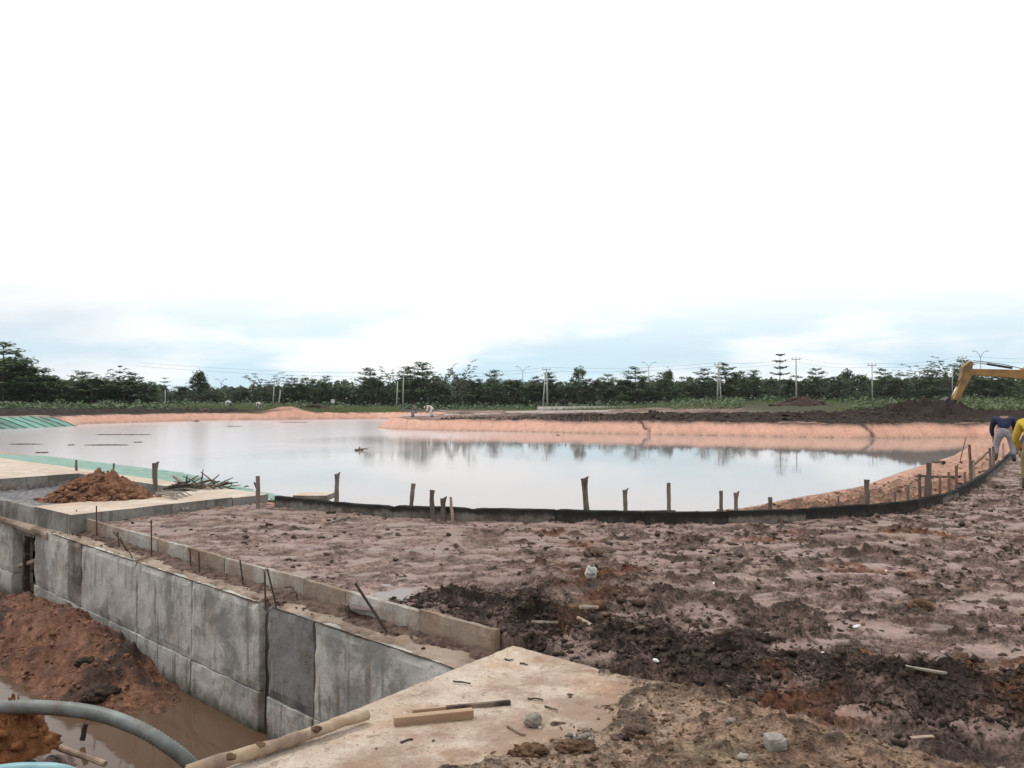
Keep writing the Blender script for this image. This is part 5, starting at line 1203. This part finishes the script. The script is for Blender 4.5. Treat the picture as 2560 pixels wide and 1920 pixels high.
# makeshift pump raft
rp = P(548, 1046, WATER); rf = empty('pump_raft', (rp.x - 1.0, rp.y - 1.2, WATER)); tag(rf, 'ramshackle timber pump raft moored at the far left bank', 'raft')
for i in range(6): MB().box((-3.2 + i * 1.3, 0, .22), (1.1, 2.4, .14), Matrix.Rotation(rgp.uniform(-.06, .06), 3, 'Z')).build('deck_board', M['greywood' if i % 2 else 'stake'], rf)
for s_ in (-2.6, 0, 2.6): MB().tube([(s_, -1.2, .0), (s_, 1.2, .0)], .28, 10).build('drum', M['black'], rf)
MB().box((-.6, 0, .62), (1.5, .9, .7)).build('pump_housing', M['black'], rf, bevel=.05); MB().box((1.6, .2, .52), (1.0, .7, .5)).build('engine', M['steel'], rf, bevel=.05)
for q in ((-2.9, 0), (2.4, .4), (.8, -.6)): MB().tube([(q[0], q[1], .2), (q[0] + .1, q[1], 1.3)], .06, 6).build('post', M['stake'], rf)
MB().tube([(-.6, -.5, .6), (-2.4, -.9, .5), (-4.2, -1, .1)], .14, 8).build('pipe', M['hose'], rf)
for i, (px, py, s_, lab) in enumerate([(480, 1040, 1.6, 'dark lump of rubble on the far bank left of the raft'), (505, 1036, 1.2, 'rubble lump on the far bank just left of the raft'), (600, 1040, 1.5, 'rubble lump on the far bank right of the raft')]):
    p = P(px, py, -.2); p.y += 1; p.z = gz(p.x, p.y); boulder('rubble', p, (s_, s_ * .8, s_ * .5), M['mudclod'], lab, 'rubble', 3, .5, 80 + i)

# ------------------------------------------------------------------ excavator
EY = 66.0
def E(px, py): p = PD(px, py, EY); return (p.x, p.z)
ex = empty('excavator', (42.5, EY, gz(42.5, EY) - .05)); ez = ex.location.z
tag(ex, 'yellow excavator at the right edge digging in a black earth mound', 'excavator')
def L(px, py): x, z = E(px, py); return (x - 42.5, z - ez)
apex, pin, low = L(2424, 902), L(2414, 932), L(2384, 1000)
st = MB().side([L(2424, 902), L(2430, 906), L(2424, 945), L(2402, 985), L(2394, 1001), L(2380, 1000), L(2398, 955), L(2404, 918)], -.24, .24).build('stick', M['yellow'], ex, bevel=.03)
MB().tube([(*L(2400, 935)[:1], -.36, L(2400, 935)[1]), (L(2386, 966)[0], -.36, L(2386, 966)[1])], .075, 10).build('bucket_cylinder', M['yellow'], st, True)
MB().tube([(L(2388, 962)[0], -.36, L(2388, 962)[1]), (L(2370, 1000)[0], -.36, L(2370, 1000)[1])], .05, 10).build('cylinder_rod', M['chrome'], st, True)
bm = MB().side([L(2406, 922), L(2420, 922), L(2500, 923.5), L(2548, 925), (-3.75 + 2.2, 4.75 - .35), (-.1, 2.35), (.35, 1.6), (-.25, 1.55), (-2.1, 3.35), L(2546, 948), L(2500, 943), L(2425, 938), L(2408, 936)], -.26, .26).build('boom', M['yellow'], ex, bevel=.03)
MB().tube([(L(2428, 905)[0], 0, L(2428, 905)[1]), (L(2475, 911)[0], 0, L(2475, 911)[1])], .05, 10).build('cylinder_rod', M['chrome'], bm, True)
MB().tube([(L(2468, 910)[0], 0, L(2468, 910)[1]), (L(2530, 920)[0], 0, L(2530, 920)[1])], .09, 10).build('stick_cylinder', M['black'], bm, True)
MB().tube([(L(2430, 904)[0], -.18, L(2430, 904)[1] + .06), (L(2500, 912)[0], -.2, L(2500, 912)[1] + .05), (L(2552, 922)[0], -.2, L(2552, 922)[1])], .03, 6).build('hydraulic_hose', M['black'], bm, True)
for s_ in (-.42, .42):
    MB().tube([(L(2553, 938)[0], s_, L(2553, 938)[1]), (-1.75, s_, 2.4)], .055, 10).build('cylinder_rod', M['chrome'], bm, True)
    MB().tube([(-2.1, s_, 2.75), (-.9, s_, 1.35)], .10, 10).build('boom_cylinder', M['yellow'], bm, True)
bk = MB()
arc = [(math.cos(a) * .78, math.sin(a) * .72) for a in np.linspace(2.0, 5.2, 9)]
lx, lz = low[0] - .25, low[1] - .45
bk.side([(lx + x, lz + z) for x, z in arc] + [(lx + x * .9, lz + z * .9) for x, z in arc[::-1]], -.55, .55)
for s_ in (-.55, .5): bk.side([(lx + x, lz + z) for x, z in arc], s_, s_ + .05)
bkt = bk.build('bucket', M['black'], ex)
for k in range(4): MB().side([(lx + arc[-1][0] - .05, lz + arc[-1][1]), (lx + arc[-1][0] + .28, lz + arc[-1][1] - .06), (lx + arc[-1][0], lz + arc[-1][1] - .12)], -.5 + k * .3, -.4 + k * .3).build('tooth', M['steel'], bkt)
MB().side([(low[0] - .1, low[1] + .12), (low[0] + .22, low[1] + .05), (low[0] + .1, low[1] - .5), (low[0] - .15, low[1] - .5)], -.18, .18).build('linkage', M['black'], ex)
MB().side([(-.7, 1.05), (3.9, 1.05), (4.2, 1.4), (4.2, 2.05), (3.7, 2.25), (1.2, 2.25), (1.0, 1.75), (-.7, 1.6)], -1.3, 1.3).build('house', M['yellow'], ex, bevel=.06)
cabp = MB().side([(-.75, 1.6), (1.0, 1.6), (1.0, 3.0), (-.25, 3.05), (-.75, 2.5)], -1.32, -.35).build('cab', M['yellow'], ex, bevel=.05)
MB().side([(-.62, 1.95), (.85, 1.95), (.85, 2.9), (-.2, 2.93), (-.62, 2.45)], -1.345, -1.325).build('window', M['glass'], cabp)
MB().box((3.2, .3, 2.45), (.16, .16, .5)).build('exhaust', M['black'], ex)
for s_ in (-1.15, 1.15):
    tr_ = MB().side([(-1.9, .45), (-1.55, .12), (-1.2, .0), (2.6, .0), (2.95, .12), (3.3, .45), (3.0, .80), (2.6, .92), (-1.2, .92), (-1.6, .8)], s_ - .3, s_ + .3).build('track', M['black'], ex, bevel=.03)
    for k in range(6): MB().tube([(-1.0 + .68 * k, s_ - .34, .30), (-1.0 + .68 * k, s_ + .34, .30)], .18, 12).build('roller', M['steel'], tr_)
MB().tube([(.7, 0, .8), (.7, 0, 1.1)], .75, 20).build('turntable', M['black'], ex)

# ------------------------------------------------------------------ workers
def skin_mesh(name, verts, edges, rads, root=0, sub=2):
    me = bpy.data.meshes.new(name); me.from_pydata([tuple(v) for v in verts], edges, []); o = bpy.data.objects.new(name, me); col.objects.link(o)
    mo = o.modifiers.new('skin', 'SKIN'); mo.use_smooth_shade = True; o.modifiers.new('sub', 'SUBSURF').levels = sub
    for i, r in enumerate(rads): me.skin_vertices[0].data[i].radius = (r if isinstance(r, tuple) else (r, r)); me.skin_vertices[0].data[i].use_root = (i == root)
    dg = bpy.context.evaluated_depsgraph_get(); dg.update(); out = bpy.data.meshes.new_from_object(o.evaluated_get(dg)); out.name = name
    bpy.data.objects.remove(o); out.polygons.foreach_set('use_smooth', [True] * len(out.polygons)); return out
def worker(loc, rz, J, mats, label, cap_m=None, sub=2, fingers=True, s=1.0):
    """J: joints in metres, person facing +y"""
    g = {k: Vector(v) for k, v in J.items()}
    for sd2, m_ in (('l', -1), ('r', 1)): pass
    V, Ed, R = [], [], []
    def add(p, r, par=None):
        V.append(Vector(p)); R.append(r); i = len(V) - 1
        if par is not None: Ed.append((par, i))
        return i
    pel = add(g['pelvis'], .125); sp = add(g['spine'], .125, pel); ch = add(g['chest'], .14, sp); nk = add(g['neck'], .055, ch)
    hd_d = (g['head'] - g['neck']).normalized(); h0 = add(g['neck'] + hd_d * .06, .062, nk); h1 = add(g['neck'] + hd_d * .13, .088, h0); h2 = add(g['neck'] + hd_d * .20, .082, h1); add(g['neck'] + hd_d * .245, .045, h2)
    ends = {}
    for q in 'lr':
        shd = add(g['sh' + q], .068, ch); el = add(g['el' + q], .044, shd); wr = add(g['wr' + q], .028, el)
        dv = (g['wr' + q] - g['el' + q]).normalized(); pa = add(g['wr' + q] + dv * .07, (.020, .038), wr); ends[q] = (pa, dv)
        if fingers:
            sdv = dv.cross(Vector((0, 1, .2))).normalized()
            for k in range(4):
                b0_ = V[pa] + sdv * (.030 - .02 * k); i1 = add(b0_ + dv * .035, .0095, pa); ln = (.036, .044, .040, .03)[k]; i2 = add(V[i1] + (dv + Vector((0, .35, 0))).normalized() * ln, .0085, i1); add(V[i2] + (dv + Vector((0, .9, 0))).normalized() * ln * .7, .007, i2)
            i1 = add(V[wr] + dv * .03 + sdv * .04 + Vector((0, .015, 0)), .012, wr); add(V[i1] + (dv + sdv * .5).normalized() * .045, .009, i1)
        hp_ = add(g['hip' + q], .095, pel); kn = add(g['kn' + q], .062, hp_); ak = add(g['an' + q], .042, kn); add(g['to' + q], .038, ak)
    body = link('person', skin_mesh('person_body', V, Ed, R, 0, sub), M['skin']); body.location = loc; body.rotation_euler = (0, 0, rz); body.scale = (s, s, s); tag(body, label, 'person')
    def cloth(nm2, verts, edges, rads, m, root=0): link(nm2, skin_mesh(nm2, verts, edges, rads, root, sub), m, body)
    lp = lambda a, b, f: g[a].lerp(g[b], f)
    cloth('shirt', [lp('pelvis', 'spine', -.12), g['spine'], g['chest'], lp('chest', 'neck', .72), g['shl'], g['ell'], lp('ell', 'wrl', .88), g['shr'], g['elr'], lp('elr', 'wrr', .88)], [(0, 1), (1, 2), (2, 3), (2, 4), (4, 5), (5, 6), (2, 7), (7, 8), (8, 9)], [(.172, .168), .162, .170, .085, .095, .066, .050, .095, .066, .050], mats[0], 2)
    cloth('trousers', [lp('pelvis', 'spine', .3), g['pelvis'], g['hipl'], g['knl'], lp('knl', 'anl', .80), g['hipr'], g['knr'], lp('knr', 'anr', .80)], [(0, 1), (1, 2), (2, 3), (3, 4), (1, 5), (5, 6), (6, 7)], [.145, .15, .125, .088, .070, .125, .088, .070], mats[1], 1)
    for q in 'lr': cloth('boot', [lp('kn' + q, 'an' + q, .45), g['an' + q], g['to' + q]], [(0, 1), (1, 2)], [.066, .058, .048], mats[2])
    hV, hF = lump(2, .06, 3); ctr = g['neck'] + hd_d * .185; M3 = hd_d.to_track_quat('Z', 'Y').to_matrix(); fwd = M3 @ Vector((0, 1, 0))
    hv = [ctr + M3 @ Vector((v[0] * .094, v[1] * .104 - .012, max(v[2], -.25) * .10 + .02)) for v in hV]
    MB().add(hv, [list(f) for f in hF]).build('hair' if cap_m is None else 'cap', cap_m or M['hair'], body, True)
    f_ = g.get('face', Vector((0, 1, 0))); f_ = (f_ - hd_d * f_.dot(hd_d)).normalized(); sdv = f_.cross(hd_d)
    MB().tube([g['neck'] + hd_d * .14 + f_ * .085, g['neck'] + hd_d * .115 + f_ * .105, g['neck'] + hd_d * .10 + f_ * .088], [.010, .016, .010], 6).build('nose', M['skin'], body, True)
    MB().tube([g['neck'] + hd_d * .075 + f_ * .078 - sdv * .022, g['neck'] + hd_d * .075 + f_ * .086, g['neck'] + hd_d * .075 + f_ * .078 + sdv * .022], [.004, .007, .004], 6).build('mouth', M['maroon'], body, True)
    for k in (-1, 1):
        MB().tube([g['neck'] + hd_d * .15 + f_ * .078 + sdv * .03 * k, g['neck'] + hd_d * .15 + f_ * .086 + sdv * .03 * k], .011, 6).build('eye', M['white'], body, True)
        MB().tube([g['neck'] + hd_d * .11 + sdv * .084 * k, g['neck'] + hd_d * .135 + sdv * .097 * k, g['neck'] + hd_d * .16 + sdv * .088 * k], [.012, .018, .012], 6).build('ear', M['skin'], body, True)
    return body
BEND = dict(pelvis=(0, 0, .84), spine=(0, .14, .98), chest=(0, .32, 1.06), neck=(0, .50, 1.06), head=(0, .72, .96), face=(0, .4, -1),
            shl=(-.20, .36, 1.04), ell=(-.27, .40, .76), wrl=(-.24, .46, .50), shr=(.20, .36, 1.04), elr=(.24, .42, .76), wrr=(.16, .56, .54),
            hipl=(-.12, 0, .80), knl=(-.20, .10, .46), anl=(-.22, -.02, .10), tol=(-.24, .16, .05), hipr=(.12, 0, .80), knr=(.18, .06, .44), anr=(.20, -.06, .10), tor=(.24, .12, .05))
def at_ground(px, py, dz=0):
    p = P(px, py, -.08); return Vector((p.x, p.y, gz(p.x, p.y) + dz))
B1 = dict(BEND); B1.update(spine=(0, .10, 1.0), chest=(.0, .24, 1.14), neck=(0, .40, 1.20), head=(.0, .62, 1.15), shl=(-.21, .26, 1.14), shr=(.21, .26, 1.14), ell=(-.29, .32, .88), wrl=(-.24, .40, .64), elr=(.28, .34, .88), wrr=(.2, .5, .7))
worker(at_ground(2513, 1156), -.42, B1, (M['navy'], M['trouser'], M['boot']), 'worker in a navy shirt bending over the right end of the kerb')
B2 = dict(BEND); B2.update(spine=(0, .06, 1.02), chest=(0, .16, 1.20), neck=(.03, .30, 1.33), head=(.06, .50, 1.42), shl=(-.21, .16, 1.20), shr=(.21, .18, 1.20), ell=(-.30, .20, .92), wrl=(-.20, .34, .72), elr=(.26, .26, .92), wrr=(.1, .44, .76), knl=(-.14, .03, .46), anl=(-.15, -.06, .10), tol=(-.17, .12, .05))
w2 = worker(at_ground(2588, 1232), -.50, B2, (M['yellowcloth'], M['olive'], M['boot']), 'worker in a yellow shirt cut off by the right edge of the picture')
tag(boulder('held_stone', w2.matrix_basis @ Vector((-.17, .42, .60)), (.13, .11, .10), M['stone'], 'grey lump held in the hand of the yellow-shirted worker', 'stone', 2, .3, 5), None)
def far_worker(px, py, Y, rz, mats, lab, pose=BEND, s=1.0):
    p = PD(px, py, Y); worker(Vector((p.x, Y, gz(p.x, Y))), rz, pose, mats, lab, M['white'] if mats[0] is M['whitecloth'] else None, 1, False, s)
far_worker(1080, 1042, 79, 1.4, (M['whitecloth'], M['whitecloth'], M['boot']), 'far worker in white bending over on the peninsula')
SIT = dict(BEND); SIT.update(pelvis=(0, 0, .5), spine=(0, .05, .68), chest=(0, .1, .88), neck=(0, .14, 1.04), head=(0, .17, 1.3), face=(0, 1, 0), shl=(-.19, .1, .98), shr=(.19, .1, .98), ell=(-.24, .2, .72), wrl=(-.1, .4, .62), elr=(.24, .2, .72), wrr=(.1, .4, .62), hipl=(-.1, 0, .47), knl=(-.14, .38, .52), anl=(-.14, .3, .1), tol=(-.14, .46, .05), hipr=(.1, 0, .47), knr=(.14, .38, .52), anr=(.14, .3, .1), tor=(.14, .46, .05))
far_worker(1040, 1042, 79, 2.2, (M['greycloth'], M['trouser'], M['boot']), 'far worker in dull clothes crouching left of the white one', SIT, 1.05)
far_worker(576, 1034, 108.5, 1.2, (M['whitecloth'], M['greycloth'], M['boot']), 'far worker in a white shirt on the bank by the raft', BEND, 1.1)
far_worker(650, 1024, 112, 1.0, (M['whitecloth'], M['trouser'], M['boot']), 'far worker bending behind the orange mound at the left', BEND, 1.0)

# ------------------------------------------------------------------ thin haze volume added to lighten the dark far trees
hzm = bpy.data.materials.new('haze_lift'); hzm.use_nodes = True; ht = hzm.node_tree; ht.nodes.clear()
pv = ht.nodes.new('ShaderNodeVolumePrincipled'); pv.inputs['Color'].default_value = (.95, .97, 1, 1); pv.inputs['Density'].default_value = .00012
ht.links.new(pv.outputs[0], ht.nodes.new('ShaderNodeOutputMaterial').inputs['Volume'])
tag(MB().box((0, 90, 6), (620, 520, 24)).build('haze', hzm), 'thin haze added over the site to lighten the far trees', kind='stuff')
